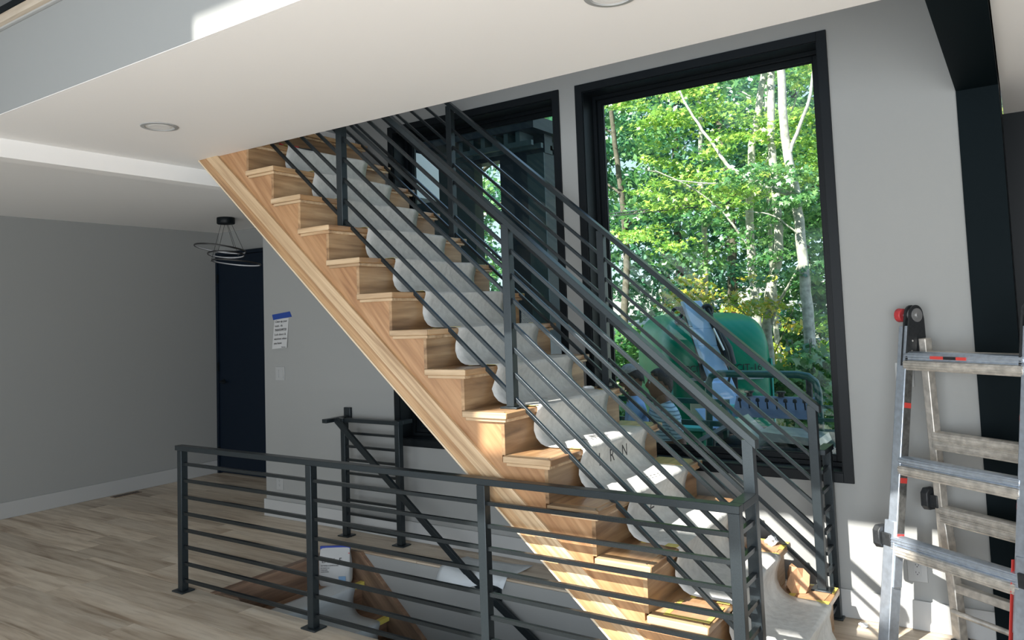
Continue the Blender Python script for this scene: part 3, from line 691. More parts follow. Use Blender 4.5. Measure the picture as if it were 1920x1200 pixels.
lrail('red_sticker', WL-.004-.032, FS(.22), .22, FS(.58), .58, .058, .002, 'redl', 'red and white warning sticker')
for u in (.055, WL-.055):
    lrail('rear_rail', u, RS(.45), .45, RS(1.47), 1.47, .046, .040, 'aluw')
    a, c_ = (u+.05*(1 if u < .3 else -1)*-.2), 0
for (u0, u1) in ((.062,.085),(WL-.062,WL-.085)):
    a, c_, e_ = Vector((u0,RS(.62),.62)), Vector((u0+(.02 if u0 < .3 else -.02),RS(.25),.27)), Vector((u1,RS(0),.02))
    b = B()
    for p_, q_ in ((a,c_),(c_,e_)):
        d = (q_-p_).normalized(); b.obb((p_+q_)/2, d, Vector((1,0,0)), d.cross(Vector((1,0,0))), ((q_-p_).length/2+.006,.022,.026))
    r_ = part('rear_leg', b, M['aluw'], LD, local=True, bevel=.004)
    part('rubber_foot', B().obb((u1,RS(0),.016),(1,0,0),(0,1,0),(0,0,1),(.022,.042,.016)), M['rubber'], r_, local=True, bevel=.005)
def rung(z, s, u0, u1, mat='alu', lab=None):
    b = B()
    prof = []
    for (ds,dz) in ((-.030,.006),(-.026,.018),(-.012,.024),(.012,.024),(.026,.018),(.030,.004),(.027,-.012),(.020,-.026),(-.020,-.026),(-.027,-.014)): prof.append((s+ds, z+dz))
    b.prism(prof, u0, u1, 'x')
    for dz in (.010,-.004,-.016): b.box(u0,u1,s-.0325,s-.027,z+dz-.0018,z+dz+.0018)
    return part('rung', b, M[mat], LD, local=True, bevel=.0015, label=lab)
r_ = rung(1.385, FS(1.385), .015, WL-.015)
for k, (c0, c1, mm) in enumerate(((.165,.235,'redl'),(.235,.30,'ink'),(.30,.35,'redl'))): part('label_strip', B().box(c0,c1,FS(1.385)-.0345,FS(1.385)-.0300,1.377,1.391), M[mm], r_, local=True, smooth=False, label='red and black label strip')
rung(1.345, FS(1.345)-.004, .015, WL-.015, 'aluw')
rung(.885, FS(.885), .015, WL-.015); rung(.845, FS(.845)-.002, .015, WL-.015, 'aluw')
rung(.515, FS(.515)-.004, -.028, WL+.028, lab='widest flattened rung'); rung(.470, FS(.47), .0, WL, 'aluw')
for z in (1.385,.995,.955,.635,.600): rung(z, RS(z)-.002, .065, WL-.065, 'aluw')
for z in (.275,): part('rung', B().box(.08,WL-.08,RS(z)-.02,RS(z)+.02,z-.02,z+.02), M['aluw'], LD, local=True, bevel=.004)
part('brace', B().tube([(.085,RS(.16)-.035,.165),(WL-.085,RS(.16)-.035,.165)], .013, 10), M['aluw'], LD, local=True)
for u, sg in ((0,1),(WL,-1)):
    b = B(); cz, cs_ = 1.585, .285
    for uu in (u+sg*.004, u+sg*.030):
        pts = [(cs_+.045*math.cos(a), cz+.05*math.sin(a)) for a in [math.pi*k/12 for k in range(13)]]
        pts = [(cs_+.050, cz-.02)]+pts+[(cs_-.050, cz-.02),(FS(1.34)-.030,1.34),(FS(1.34)+.030,1.34),(cs_,cz-.09),(RS(1.36)-.028,1.36),(RS(1.36)+.030,1.36)]
        b.prism(pts, uu-.005, uu+.005, 'x')
    h_ = part('hinge', b, M['rubber'], LD, local=True, smooth=False)
    part('hinge_core', B().cyl((u-.004,cs_,cz),(u+sg*.040,cs_,cz),.034,n=20).cyl((u+sg*.040,cs_,cz),(u+sg*.046,cs_,cz),.012,n=14), M['gal'], h_, local=True)
    part('rivet', B().cyl((u+sg*.034,FS(1.40),1.41),(u+sg*.038,FS(1.40),1.41),.005,n=10).cyl((u+sg*.034,FS(1.45),1.46),(u+sg*.038,FS(1.45),1.46),.005,n=10).cyl((u+sg*.034,RS(1.42),1.42),(u+sg*.038,RS(1.42),1.42),.005,n=10), M['chrome'], h_, local=True)
    part('hinge_shaft', B().cyl((u-sg*.005,cs_,cz),(u-sg*.038,cs_,cz),.010,n=12), M['chrome'], h_, local=True)
    part('release_knob', B().cyl((u-sg*.038,cs_,cz),(u-sg*.070,cs_,cz),.033,.036,20), M['red'], LD, local=True, bevel=.004, label='scuffed red knob')
    # black locking knobs at the leg joints
    for (s_, z_, off) in ((FS(.50)-.015,.520,.045),(RS(.66)-.01,.680,.036)):
        uu = u if s_ < .2 else u+sg*.055
        k_ = part('lock_knob', B().add(*(lambda: ([(uu-sg*(off+.0)+0*q,s_+.040*x,z_+.050*y) for q in (0,) for x,y in ((-1,-.6),(-.6,-1),(.6,-1),(1,-.6),(1,.6),(.6,1),(-.6,1),(-1,.6))]+[(uu-sg*(off+.036),s_+.044*x,z_+.054*y) for x,y in ((-1,-.6),(-.6,-1),(.6,-1),(1,-.6),(1,.6),(.6,1),(-.6,1),(-1,.6))], [tuple(range(8)),tuple(range(15,7,-1))]+[(i,(i+1)%8,(i+1)%8+8,i+8) for i in range(8)]))()), M['rubber'], LD, local=True, bevel=.004)
        part('knob_stem', B().obb((uu-sg*off*.5,s_,z_-.005),(1,0,0),(0,1,0),(0,0,1),(off*.55,.022,.030)), M['rubber'], k_, local=True, bevel=.003)

# ------------------------------------------------------------------ outside
b = B(); gx = [-60,-20,-9,-2,4,20]; gy = [4.65,8,12,16,22,30,60]; gz = [-.56,-.56,-.56,-.10,.55,1.4,3.5]
for j, y_ in enumerate(gy):
    for x_ in gx: b.v.append((x_,y_,gz[j]))
for j in range(len(gy)-1):
    for i in range(len(gx)-1): a = j*len(gx)+i; b.f.append((a,a+1,a+len(gx)+1,a+len(gx)))
gr = part('ground', b, M['gravel'], smooth=False, kind='structure')
def gz_at(y): return float(np.interp(y, gy, gz))
MAPLE = np.array([(0,0)]+[(math.cos(math.radians(a))*r_, math.sin(math.radians(a))*r_) for a, r_ in
        ((90,1.0),(58,.42),(28,.88),(0,.40),(-32,.72),(-90,.30),(212,.72),(180,.40),(152,.88),(122,.42))])*.5
MAPLE_F = [(0,1,2,),(0,2,3),(0,3,4),(0,4,5),(0,5,6),(0,6,7),(0,7,8),(0,8,9),(0,9,10),(0,10,1)]
OVAL = np.array([(0,-.5),(.27,-.05),(0,.5),(-.27,-.05)]); OVAL_F = [(0,1,2,3)]
def foliage(name, pts, size, mat, parent, seed, shape='oval', tilt=.75):
    rr = np.random.RandomState(seed); n = len(pts); base, F = (MAPLE, MAPLE_F) if shape == 'maple' else (OVAL, OVAL_F)
    k = len(base); nrm = rr.normal(0,tilt,(n,3)); nrm[:,2] += 1.0; nrm[:,1] -= .35; nrm /= np.linalg.norm(nrm,axis=1)[:,None]
    r_ = rr.normal(size=(n,3)); u_ = np.cross(nrm, r_); u_ /= np.linalg.norm(u_,axis=1)[:,None]; v_ = np.cross(nrm,u_)
    sc = size*rr.uniform(.6,1.3,n)
    V = pts[:,None,:]+(base[None,:,0,None]*u_[:,None,:]+base[None,:,1,None]*v_[:,None,:])*sc[:,None,None]
    curl = -(np.sum(base**2,axis=1))[None,:,None]*nrm[:,None,:]*sc[:,None,None]*.5
    V = (V+curl).reshape(-1,3)
    off = np.array(wloc(parent)) if parent else np.zeros(3); V = V-off
    fk = len(F[0]); FF = (np.array(F)[None,:,:]+(np.arange(n)*k)[:,None,None]).reshape(-1,fk)
    me = bpy.data.meshes.new(name); me.vertices.add(len(V)); me.vertices.foreach_set('co', V.ravel())
    me.loops.add(FF.size); me.loops.foreach_set('vertex_index', FF.ravel().astype(np.int32))
    me.polygons.add(len(FF)); me.polygons.foreach_set('loop_start', (np.arange(len(FF))*fk).astype(np.int32))
    me.update(); me.validate(); me.materials.append(M[mat])
    o = bpy.data.objects.new(name, me); COL.objects.link(o); o['kind'] = 'stuff'
    if parent: o.parent = parent
    return o
def sprays(rr, centers, n, rad, flat=.16):
    out = []
    for c in centers:
        d = rr.normal(size=(n,3)); d /= np.maximum(np.linalg.norm(d,axis=1)[:,None],1e-6); q = d*(rr.uniform(0,1,n)**.5)[:,None]*rad
        q[:,2] *= flat; sl_ = rr.uniform(-.35,.35,2); q[:,2] += q[:,0]*sl_[0]+q[:,1]*sl_[1]
        out.append(q+c)
    return np.concatenate(out)
def curve_tube(pts, r0, r1, n=8, sub=5, wob=.02, rr=None):
    P_ = [Vector(p) for p in pts]; out = []
    for i in range(len(P_)-1):
        a, b_, c_, d = P_[max(i-1,0)], P_[i], P_[i+1], P_[min(i+2,len(P_)-1)]
        for k in range(sub):
            t = k/sub; out.append(.5*((2*b_)+(c_-a)*t+(2*a-5*b_+4*c_-d)*t*t+(3*b_-a-3*c_+d)*t**3))
    out.append(P_[-1])
    if rr is not None: out = [p+Vector((rr.uniform(-wob,wob),rr.uniform(-wob,wob),0)) for p in out]
    m_ = len(out); return out, [r0+(r1-r0)*i/(m_-1) for i in range(m_)]
def tree(label, cat, trunk, r0, r1, branches, bark, seed, group=None):
    rr = random.Random(seed)
    T = thing('tree', label, cat, tuple(trunk[0]), group=group)
    p_, r_ = curve_tube(trunk, r0, r1, rr=rr, wob=.012); part('trunk', B().tube(p_, r_, 9), M[bark], T, ang=1.2)
    for br in branches:
        p_, r_ = curve_tube(br[0], br[1], br[2], rr=rr, wob=.012); part('branch', B().tube(p_, r_, 7), M[bark], T, ang=1.2)
    return T
rr = np.random.RandomState(21)
# the three pale trunks and the long bent bough
T1 = tree('slim pale trunk with a bend, leftmost of the three pale trunks beyond the big window','tree',[(-3.50,12,-.56),(-3.47,12,.8),(-3.48,12,1.79),(-3.50,12,2.7),(-3.43,12,3.96),(-3.25,12.1,5.0),(-3.05,12.2,6.2)],.085,.045,
   [([(-3.46,12,2.4),(-3.8,11.8,3.1),(-4.3,11.6,3.6),(-4.8,11.4,3.9)],.022,.008),([(-3.44,12,3.6),(-3.0,12.2,4.3),(-2.7,12.4,5.1)],.02,.008)],'bark',1)
T2 = tree('pale crooked trunk forking in the middle of the three pale trunks','tree',[(-3.28,11.5,-.56),(-3.20,11.5,.21),(-3.18,11.5,1.31),(-3.10,11.5,1.93),(-2.96,11.5,2.47),(-2.95,11.5,3.3),(-2.97,11.5,3.9),(-2.95,11.6,5.2),(-2.85,11.7,6.4)],.085,.05,
   [([(-3.16,11.5,1.35),(-2.95,11.4,1.75),(-2.70,11.2,2.05),(-2.55,11.1,2.3)],.028,.010),([(-3.18,11.5,1.2),(-3.6,11.3,1.7),(-4.0,11.1,1.75)],.016,.008)],'bark',2)
T3 = tree('pale straight trunk nearest the right edge of the big window carrying a long bent bough','tree',[(-2.47,11,-.56),(-2.49,11,.3),(-2.49,11,1.46),(-2.52,11,2.34),(-2.55,11,3.16),(-2.66,11,4.07),(-2.66,11,5.1),(-2.7,11.1,6.3)],.088,.05,
   [([(-2.55,11,3.17),(-2.98,11.1,3.39),(-3.50,11.2,3.73),(-3.73,11.2,4.09),(-4.03,11.2,4.59),(-4.3,11.2,5.2)],.040,.016),
    ([(-3.2,11.15,3.52),(-3.7,11.0,3.50),(-4.3,10.9,3.62)],.014,.006),([(-2.6,11,3.8),(-2.3,11.1,4.6),(-2.2,11.1,5.4)],.030,.014),([(-2.52,11,2.6),(-2.8,10.8,2.9),(-3.15,10.7,3.0)],.014,.006)],'bark',3)
cs = np.stack([rr.uniform(-5.8,-2.2,120), rr.uniform(11.2,13.4,120), rr.uniform(2.6,5.8,120)],1)
cs = cs[(cs[:,2] > 2.6+.55*(cs[:,0]+5.6)*.6) & (rr.uniform(size=120) < .86)]
foliage('foliage', sprays(rr, cs[:55], 105, .52), .125, 'leaf_lime', T3, 5, 'maple', .55)
foliage('foliage', sprays(rr, cs[55:], 105, .50), .115, 'leaf_lime', T1, 6, 'maple', .6)
cs = np.stack([rr.uniform(-3.9,-2.1,26), rr.uniform(10.4,11.6,26), rr.uniform(2.0,3.6,26)],1)
foliage('foliage', sprays(rr, cs, 80, .38), .11, 'leaf_mid', T2, 7, 'maple', .6)
cs = np.stack([rr.uniform(-4.6,-3.0,16), rr.uniform(10.8,11.6,16), rr.uniform(1.5,2.1,16)],1)
foliage('foliage', sprays(rr, cs, 75, .36), .10, 'leaf_gold', T2, 71, 'maple', .6)
# thin dark saplings
def rnd_tree(x, y, h, r, bark, leaf, seed, label, group, n=60, m_=70, size=.13, crad=1.5, low=.25, shape='oval', lean=.3):
    q = random.Random(seed); z0 = gz_at(y)
    tr_ = [(x,y,z0)]
    for k in range(1,6): tr_.append((x+q.uniform(-lean,lean)*.35*k/3, y+q.uniform(-.1,.1), z0+h*k/5))
    brs = []
    for k in range(5):
        t = q.uniform(.35,.9); zz = z0+h*t; i = min(4,int(t*5)); bx = tr_[i][0]+(tr_[i+1][0]-tr_[i][0])*(t*5-i); a = q.uniform(0,6.28); L_ = crad*q.uniform(.5,.9)
        brs.append(([(bx,y,zz),(bx+math.cos(a)*L_*.5,y+math.sin(a)*L_*.4,zz+.35*L_),(bx+math.cos(a)*L_,y+math.sin(a)*L_*.8,zz+.5*L_)], r*.35, r*.12))
    T = tree(label, 'tree', tr_, r, r*.4, brs, bark, seed, group)
    rs = np.random.RandomState(seed); d = rs.normal(size=(n,3)); d /= np.linalg.norm(d,axis=1)[:,None]; d *= (rs.uniform(.15,1,n)**.45)[:,None]
    cz = z0+h*(low+1)/2; c_ = np.stack([tr_[3][0]+d[:,0]*crad, y+d[:,1]*crad*.8, cz+d[:,2]*h*(1-low)/2],1)
    foliage('foliage', sprays(rs, c_, m_, crad*.34, .45), size, leaf, T, seed, shape, 1.0)
    return T
BG = 'trees of the forest behind the house'
spots = [(-5.0,14.0,7.5,.07,'bark','leaf_mid'),(-6.9,14.5,8.0,.09,'barkd','leaf_mid'),(-4.1,15.5,8.5,.06,'bark','leaf_mid'),(-8.4,15.0,8,.10,'barkd','leaf_dark'),
 (-2.7,14.5,8,.08,'bark','leaf_mid'),(-1.2,13.5,7.5,.08,'barkd','leaf_lime'),(-10.2,14.0,8.5,.11,'barkd','leaf_mid'),(-12.2,15.0,9,.12,'barkd','leaf_dark'),
 (-5.9,18.5,9,.14,'barkd','leaf_dark'),(-7.6,19.5,10,.13,'barkd','leaf_dark'),(-4.3,19.0,9,.12,'barkd','leaf_mid'),(-3.0,20.0,10,.12,'barkd','leaf_dark'),
 (-9.6,19.0,10,.14,'barkd','leaf_dark'),(-11.8,20.0,11,.15,'barkd','leaf_mid'),(-14.2,19.0,10,.15,'barkd','leaf_dark'),(-1.0,19.0,9,.12,'barkd','leaf_mid'),
 (-16.8,21.0,11,.15,'barkd','leaf_dark'),(1.2,17.0,9,.12,'barkd','leaf_mid'),(-6.6,24.5,12,.18,'barkd','leaf_dark'),(-10.5,25.5,13,.18,'barkd','leaf_dark'),(-14.5,25,12,.18,'barkd','leaf_mid'),(-3.6,25.5,12,.18,'barkd','leaf_dark')]
for k, (x, y, h, r_, bk, lf) in enumerate(spots):
    far = y > 17
    rnd_tree(x, y, h, r_, bk, lf, 100+k, 'leafy green forest tree standing behind the pale trunks', BG, n=78 if far else 42, m_=58 if far else 50, size=.23 if far else .15, crad=2.0 if far else 1.35, low=.02 if far else .30)
# undergrowth
def shrub(label, x, y, w_, h, leaf, seed, n=40, m_=60, size=.11, shape='oval', group=None):
    z0 = gz_at(y); T = thing('shrub', label, 'shrub', (x,y,z0), group=group); rs = np.random.RandomState(seed); q = random.Random(seed)
    b_ = B()
    for k in range(5):
        a = q.uniform(0,6.28); p_, r_ = curve_tube([(x,y,z0),(x+.3*w_*math.cos(a),y+.2*w_*math.sin(a),z0+h*.5),(x+.6*w_*math.cos(a),y+.4*w_*math.sin(a),z0+h*.9)], .014,.005); b_.tube(p_, r_, 6)
    part('stem', b_, M['barkd'], T)
    d = rs.normal(size=(n,3)); d /= np.linalg.norm(d,axis=1)[:,None]; d *= (rs.uniform(.1,1,n)**.4)[:,None]
    c_ = np.stack([x+d[:,0]*w_, y+d[:,1]*w_*.6, z0+h*.5+d[:,2]*h*.5],1)
    foliage('foliage', sprays(rs, c_, m_, .26, .6), size, leaf, T, seed, shape, .9)
shrub('bright broad-leaved shrub right of the green tank against the pale trunks', -2.30, 10.0, .42, 2.0, 'leaf_mid', 301, 34, 34, .17, 'maple')
shrub('yellow-green bush low behind the green tank', -4.0, 13.0, 1.5, 2.3, 'leaf_gold', 302, 46, 60, .12)
for k, (x, y, w_, h, lf) in enumerate(((-6.2,12.8,1.1,1.9,'leaf_mid'),(-7.9,13.4,1.3,2.3,'leaf_mid'),(-2.2,13.0,1.0,1.9,'leaf_lime'),(-9.6,12.6,1.3,2.5,'leaf_dark'),(-.9,12.2,1.0,2.0,'leaf_mid'),(-11.5,13,1.4,2.5,'leaf_mid'),(-5.6,16.4,1.8,2.0,'leaf_dark'),(-3.3,16.5,1.6,2.0,'leaf_mid'))):
    shrub('green undergrowth bush at the foot of the forest trees', x, y, w_, h, lf, 310+k, 60, 60, .13, group='undergrowth bushes at the forest edge')
rs = np.random.RandomState(77); n = 9000; gp = np.stack([rs.uniform(-16,2,n), rs.uniform(11.5,18,n), np.zeros(n)],1); gp[:,2] = np.interp(gp[:,1], gy, gz)+.03
g_ = foliage('grass', gp, .10, 'grass', None, 78, 'oval', 2.0); tag(g_, 'short sunlit grass on the ground before the forest', 'grass')
# overhead service cables
b = B(); 
for dz in (0,.05): b.tube([(-9+8.5*t,13.2-.6*t,3.45+dz+.5*(t-.5)**2*1.2) for t in [k/12 for k in range(13)]], .010, 6)
tag(part('utility_cable', b, M['wire']), 'pair of thin overhead cables crossing in front of the tree trunks', 'cable')
# neighbouring porch wing seen through the narrow window
PO = thing('porch', 'dark slate-clad porch wing seen through the window behind the stairs', 'porch', (-5.0,6.6,-.56))
part('side_wall', B().box(-10,-4.74,6.45,6.60,-.56,4.6), M['clad'], PO, smooth=False)
part('header_beam', B().box(-4.74,-3.86,6.45,6.60,3.26,3.45), M['cladd'], PO, smooth=False)
part('column', B().box(-4.40,-3.87,6.44,6.90,-.56,3.26), M['cladd'], PO, smooth=False)
part('corner_board', B().box(-4.06,-3.862,6.425,6.44,-.56,3.26), M['clad'], PO, smooth=False)
part('low_wall', B().box(-4.74,-4.40,6.46,6.60,-.56,.75), M['clad'], PO, smooth=False)
part('roof', B().box(-6.5,-3.80,6.15,7.3,3.45,3.58), M['cladd'], PO, smooth=False)
for k in range(6): part('rafter', B().box(-4.74+.14*k,-4.69+.14*k,6.2,7.25,3.35,3.45), M['clad'], PO, smooth=False)
for k in range(4): part('purlin', B().box(-4.9,-3.86,6.2+.18*k,6.24+.18*k,3.30,3.35), M['clad'], PO, smooth=False)

# ------------------------------------------------------------------ green tank machine
TR = .588
TK = thing('tank_trailer', 'green domed tank trailer parked outside the big window', 'machine', (-3.56,9.6,-.56), TR)
def superbox(hx, hy, z0, z1, e1, e2, nu=48, nv=22, flat_bottom=.0):
    b_ = B(); zc, hz = (z0+z1)/2, (z1-z0)/2
    for i in range(nv+1):
        t = -math.pi/2+math.pi*i/nv; c_, s_ = math.cos(t), math.sin(t); rz_ = abs(c_)**e1; zz = zc+hz*math.copysign(abs(s_)**e1, s_)
        for j in range(nu):
            a = 2*math.pi*j/nu; ca, sa = math.cos(a), math.sin(a)
            b_.v.append((hx*rz_*math.copysign(abs(ca)**e2,ca), hy*rz_*math.copysign(abs(sa)**e2,sa), zz))
    for i in range(nv):
        for j in range(nu): a = i*nu+j; c_ = i*nu+(j+1)%nu; b_.f.append((a,c_,c_+nu,a+nu))
    return b_
part('tank_shell', superbox(.655,1.15,.22,2.17,.42,.34), M['green'], TK, local=True, ang=1.0)
part('vent_stack', B().tube([(-.35,-.85,1.78),(-.35,-.86,1.93),(-.38,-.89,2.04),(-.43,-.93,2.10)],[.075,.070,.060,.055],14), M['rubber'], TK, local=True)
for u_, v_ in ((-.615,-1.00),(-.575,-1.06),(.59,-1.05)): part('rib', B().box(u_,u_+.016,v_,v_+.05,.80,1.62), M['teal'], TK, local=True, smooth=False)
for (u_,mm) in ((.24,'rubber'),(.33,'orange')): part('beacon', B().lathe([(.045,0),(.045,.04),(.03,.06),(0,.065)],(u_,-.55,2.105),16), M[mm], TK, local=True)
part('white_label', B().box(-.55,-.50,-1.125,-1.115,1.40,1.50), M['note'], TK, local=True, smooth=False)
for u_ in (-.43,.10): text('lettering','PCIT-16',.108,M['ink'],TK,(u_,-1.1545,1.50),(math.radians(90),0,0),sx_=.95)
for u_ in (-.40,.10): part('white_strip', B().box(u_,u_+.36,-1.156,-1.150,1.40,1.435), M['note'], TK, local=True, smooth=False)
part('scrollwork', B().tube([(.10+.45*t+.03*math.sin(19*t),-1.156,1.12+.04*math.sin(11*t)+.03*math.cos(23*t)) for t in [k/40 for k in range(41)]], .006, 5), M['note'], TK, local=True)
part('chassis', B().box(-.66,.66,-.95,1.05,.26,.50), M['rubber'], TK, local=True, bevel=.01)
for u_ in (-.62,.62):
    for v_ in (-.1,.75): part('wheel', B().cyl((u_-.10,v_,.33),(u_+.10,v_,.33),.33,n=28), M['rubber'], TK, local=True, bevel=.02)
# crane in front of the tank
CRN = thing('crane_arm', 'pale blue crane arm with black cylinders rising in front of the green tank', 'machine', (-2.75,8.2,-.56))
def beam(name, pts, wid, dep, mat, lab=None, parent=CRN):
    b_ = B(); n_ = Vector((-.555,.832,0)); sd_ = Vector((.832,.555,0))
    for k in range(len(pts)-1):
        a, c_ = Vector(pts[k]), Vector(pts[k+1]); w0 = wid[k] if hasattr(wid,'__len__') else wid; w1 = wid[k+1] if hasattr(wid,'__len__') else wid
        q = []
        for p_, w_ in ((a,w0),(c_,w1)):
            for su, sv in ((-1,-1),(1,-1),(1,1),(-1,1)): q.append(p_+sd_*su*w_/2+n_*sv*dep/2)
        b_.add(q, [(0,3,2,1),(4,5,6,7),(0,1,5,4),(1,2,6,5),(2,3,7,6),(3,0,4,7)])
    return part(name, b_, M[mat], parent, bevel=.006, label=lab)
bx_ = beam('boom', [(-3.135,8.3,1.75),(-3.02,8.3,1.44),(-2.98,8.3,1.25),(-2.78,8.3,.70)], [.20,.23,.21,.24], .16, 'boom')
part('joint_line', B().obb((-3.035,8.21,1.47),(.832,.555,0),(0,0,1),(-.555,.832,0),(.10,.004,.004)), M['rubber'], bx_)
beam('lower_boom', [(-2.80,8.0,.88),(-2.66,8.0,.62)], [.20,.24], .20, 'boom')
beam('slide_plate', [(-2.80,7.85,.62),(-2.62,7.85,.40)], [.34,.34], .04, 'boom')
beam('teal_guard', [(-2.60,7.9,.66),(-2.46,7.9,.42)], [.10,.14], .10, 'teal')
beam('mast', [(-2.87,8.5,-.5),(-2.87,8.5,.95)], .26, .20, 'rubber')
beam('side_rail', [(-3.25,8.34,1.70),(-3.10,8.36,1.25),(-3.02,8.4,.80)], [.05,.06,.10], .10, 'rubber')
beam('side_rail', [(-2.97,8.34,1.70),(-2.86,8.36,1.30),(-2.79,8.4,.80)], [.05,.06,.10], .10, 'rubber')
part('cylinder', B().tube([(-2.90,8.3,1.52),(-2.74,8.3,1.22),(-2.70,8.3,1.04)], [.035,.055,.05], 12), M['rubber'], CRN)
part('piston_rod', B().tube([(-2.86,8.22,1.44),(-2.755,8.22,1.20)], .013, 8), M['chrome'], CRN)
for x_ in (-3.30,-2.95): part('hose_loop', B().torus((x_+.02,8.25,1.62 if x_ < -3.1 else 1.64), .055, .020, (.832,.555,0), (0,0,1), 24, 8), M['rubber'], CRN)
part('hose', B().tube([(-2.90,8.2,1.66),(-2.80,8.15,1.45),(-2.70,8.15,1.20),(-2.66,8.15,1.0),(-2.72,8.15,.8)], .014, 8), M['rubber'], CRN)
# control platform closest to the window
CP = thing('control_console', 'grey control console with black levers inside a green tube frame outside the window', 'machine', (-1.9,7.3,-.56))
part('console_top', B().prism([(7.28,.62),(7.52,.66),(7.52,.80),(7.46,.80)], -2.40, -1.66, 'x'), M['panelg'], CP, bevel=.006)
for k in range(8):
    x_ = -2.33+.085*k
    part('lever', B().cyl((x_,7.35,.70),(x_,7.33,.775),.007,n=8).lathe([(.018,0),(.020,.02),(.012,.035),(0,.037)],(x_,7.33,.765),10), M['rubber'], CP)
for x_ in (-2.28,-1.98,-1.78): part('knob', B().lathe([(.03,0),(.03,.03),(.045,.035),(.045,.05),(0,.052)],(x_,7.48,.80),14), M['rubber'], CP)
part('joystick', B().cyl((-1.72,7.48,.80),(-1.72,7.48,.98),.03,n=12), M['rubber'], CP)
part('tube_frame', B().tube([(-2.62,7.2,-.5),(-2.60,7.2,.4),(-2.58,7.2,.95),(-2.55,7.2,1.01),(-2.48,7.2,1.035),(-2.1,7.2,1.035),(-1.75,7.2,1.035),(-1.66,7.2,1.02),(-1.60,7.2,.97),(-1.58,7.2,.88),(-1.58,7.2,.4),(-1.60,7.2,-.5)], .034, 12), M['dgreen'], CP)
for z_ in (.80,.60): part('cross_rail', B().obb((-2.9,6.95,z_),(1,-.03,0),(0,1,0),(0,0,1),(.60,.018,.024)), M['dgreen'], CP, bevel=.003)
for z_ in (.79,.68): part('cross_rail', B().obb((-1.28,6.9,z_),(1,0,0),(0,1,0),(0,0,1),(.28,.012,.014)), M['dgreen'], CP, bevel=.003)
for x_ in (-3.45,-2.35,-1.02): part('frame_post', B().box(x_-.02,x_+.02,6.92,6.98,-.56,.81), M['dgreen'], CP, bevel=.003)
part('tray', B().prism([(-2.46,.52),(-2.14,.70),(-1.86,.44),(-1.90,.42),(-2.14,.665),(-2.43,.50)], 6.45, 6.95), M['gal'], CP, smooth=False)
part('flat_tray', B().prism([(-1.92,.62),(-1.45,.58),(-1.43,.52),(-1.92,.545)], 6.5, 6.9), M['gal'], CP, smooth=False)
part('deck_box', B().box(-2.30,-1.35,6.5,7.6,-.1,.50), M['cladd'], CP, bevel=.01)
part('chequer_plate', B().box(-1.40,-.95,6.3,7.4,.30,.34), M['gal'], CP, smooth=False)
GB = thing('storage_bin', 'green storage bin low outside the big window beside the two men', 'bin', (-3.0,7.6,-.56))
part('bin_body', B().box(-3.26,-2.80,7.55,8.0,-.56,.42), M['green'], GB, bevel=.02); part('bin_lid', B().box(-3.28,-2.78,7.53,8.02,.42,.46), M['teal'], GB, bevel=.01)
part('bin_stand', B().box(-2.74,-2.68,7.55,7.62,-.56,.45), M['rubber'], GB)
tag(part('timber_crate', B().box(-3.05,-2.86,7.9,8.1,-.56,.70), M['bead'], bevel=.01), 'pale timber box standing between the men and the green tank', 'crate')

# ------------------------------------------------------------------ the two men outside
def head_mesh(tilt=0.0):
    bm = bmesh.new(); bmesh.ops.create_icosphere(bm, subdivisions=4, radius=1)
    for v in bm.verts:
        x, y, z = v.co
        # skull: narrow jaw below, deeper back of the head; face looks towards -y
        wx = .076*(1-.26*max(0,-z)**1.3); dy = .098 if y < 0 else .104
        X, Y, Z = x*wx, y*dy*(1-.20*max(0,-z)*(1 if y > 0 else .35)), z*.122
        if y < -.55: Y += .010*(abs(y)-.55)                       # flatter face
        g = lambda cx,cz,sx_,sz_: math.exp(-((X-cx)/sx_)**2-((Z-cz)/sz_)**2) if y < 0 else 0
        Y -= .024*g(0,-.022,.012,.016)+.012*g(0,-.004,.009,.022)   # nose tip and bridge
        Y += .010*(g(.030,.010,.014,.011)+g(-.030,.010,.014,.011)) # eye sockets
        Y -= .006*g(0,.034,.045,.010)                              # brow
        Y -= .007*(g(0,-.056,.020,.006)+g(0,-.068,.017,.006))-.006*g(0,-.062,.022,.0025)   # lips
        Y -= .009*g(0,-.098,.020,.014)                             # chin
        v.co = (X, Y, Z)
    vs = [v.co[:] for v in bm.verts]; fs = [tuple(v.index for v in f.verts) for f in bm.faces]; bm.free()
    return vs, fs
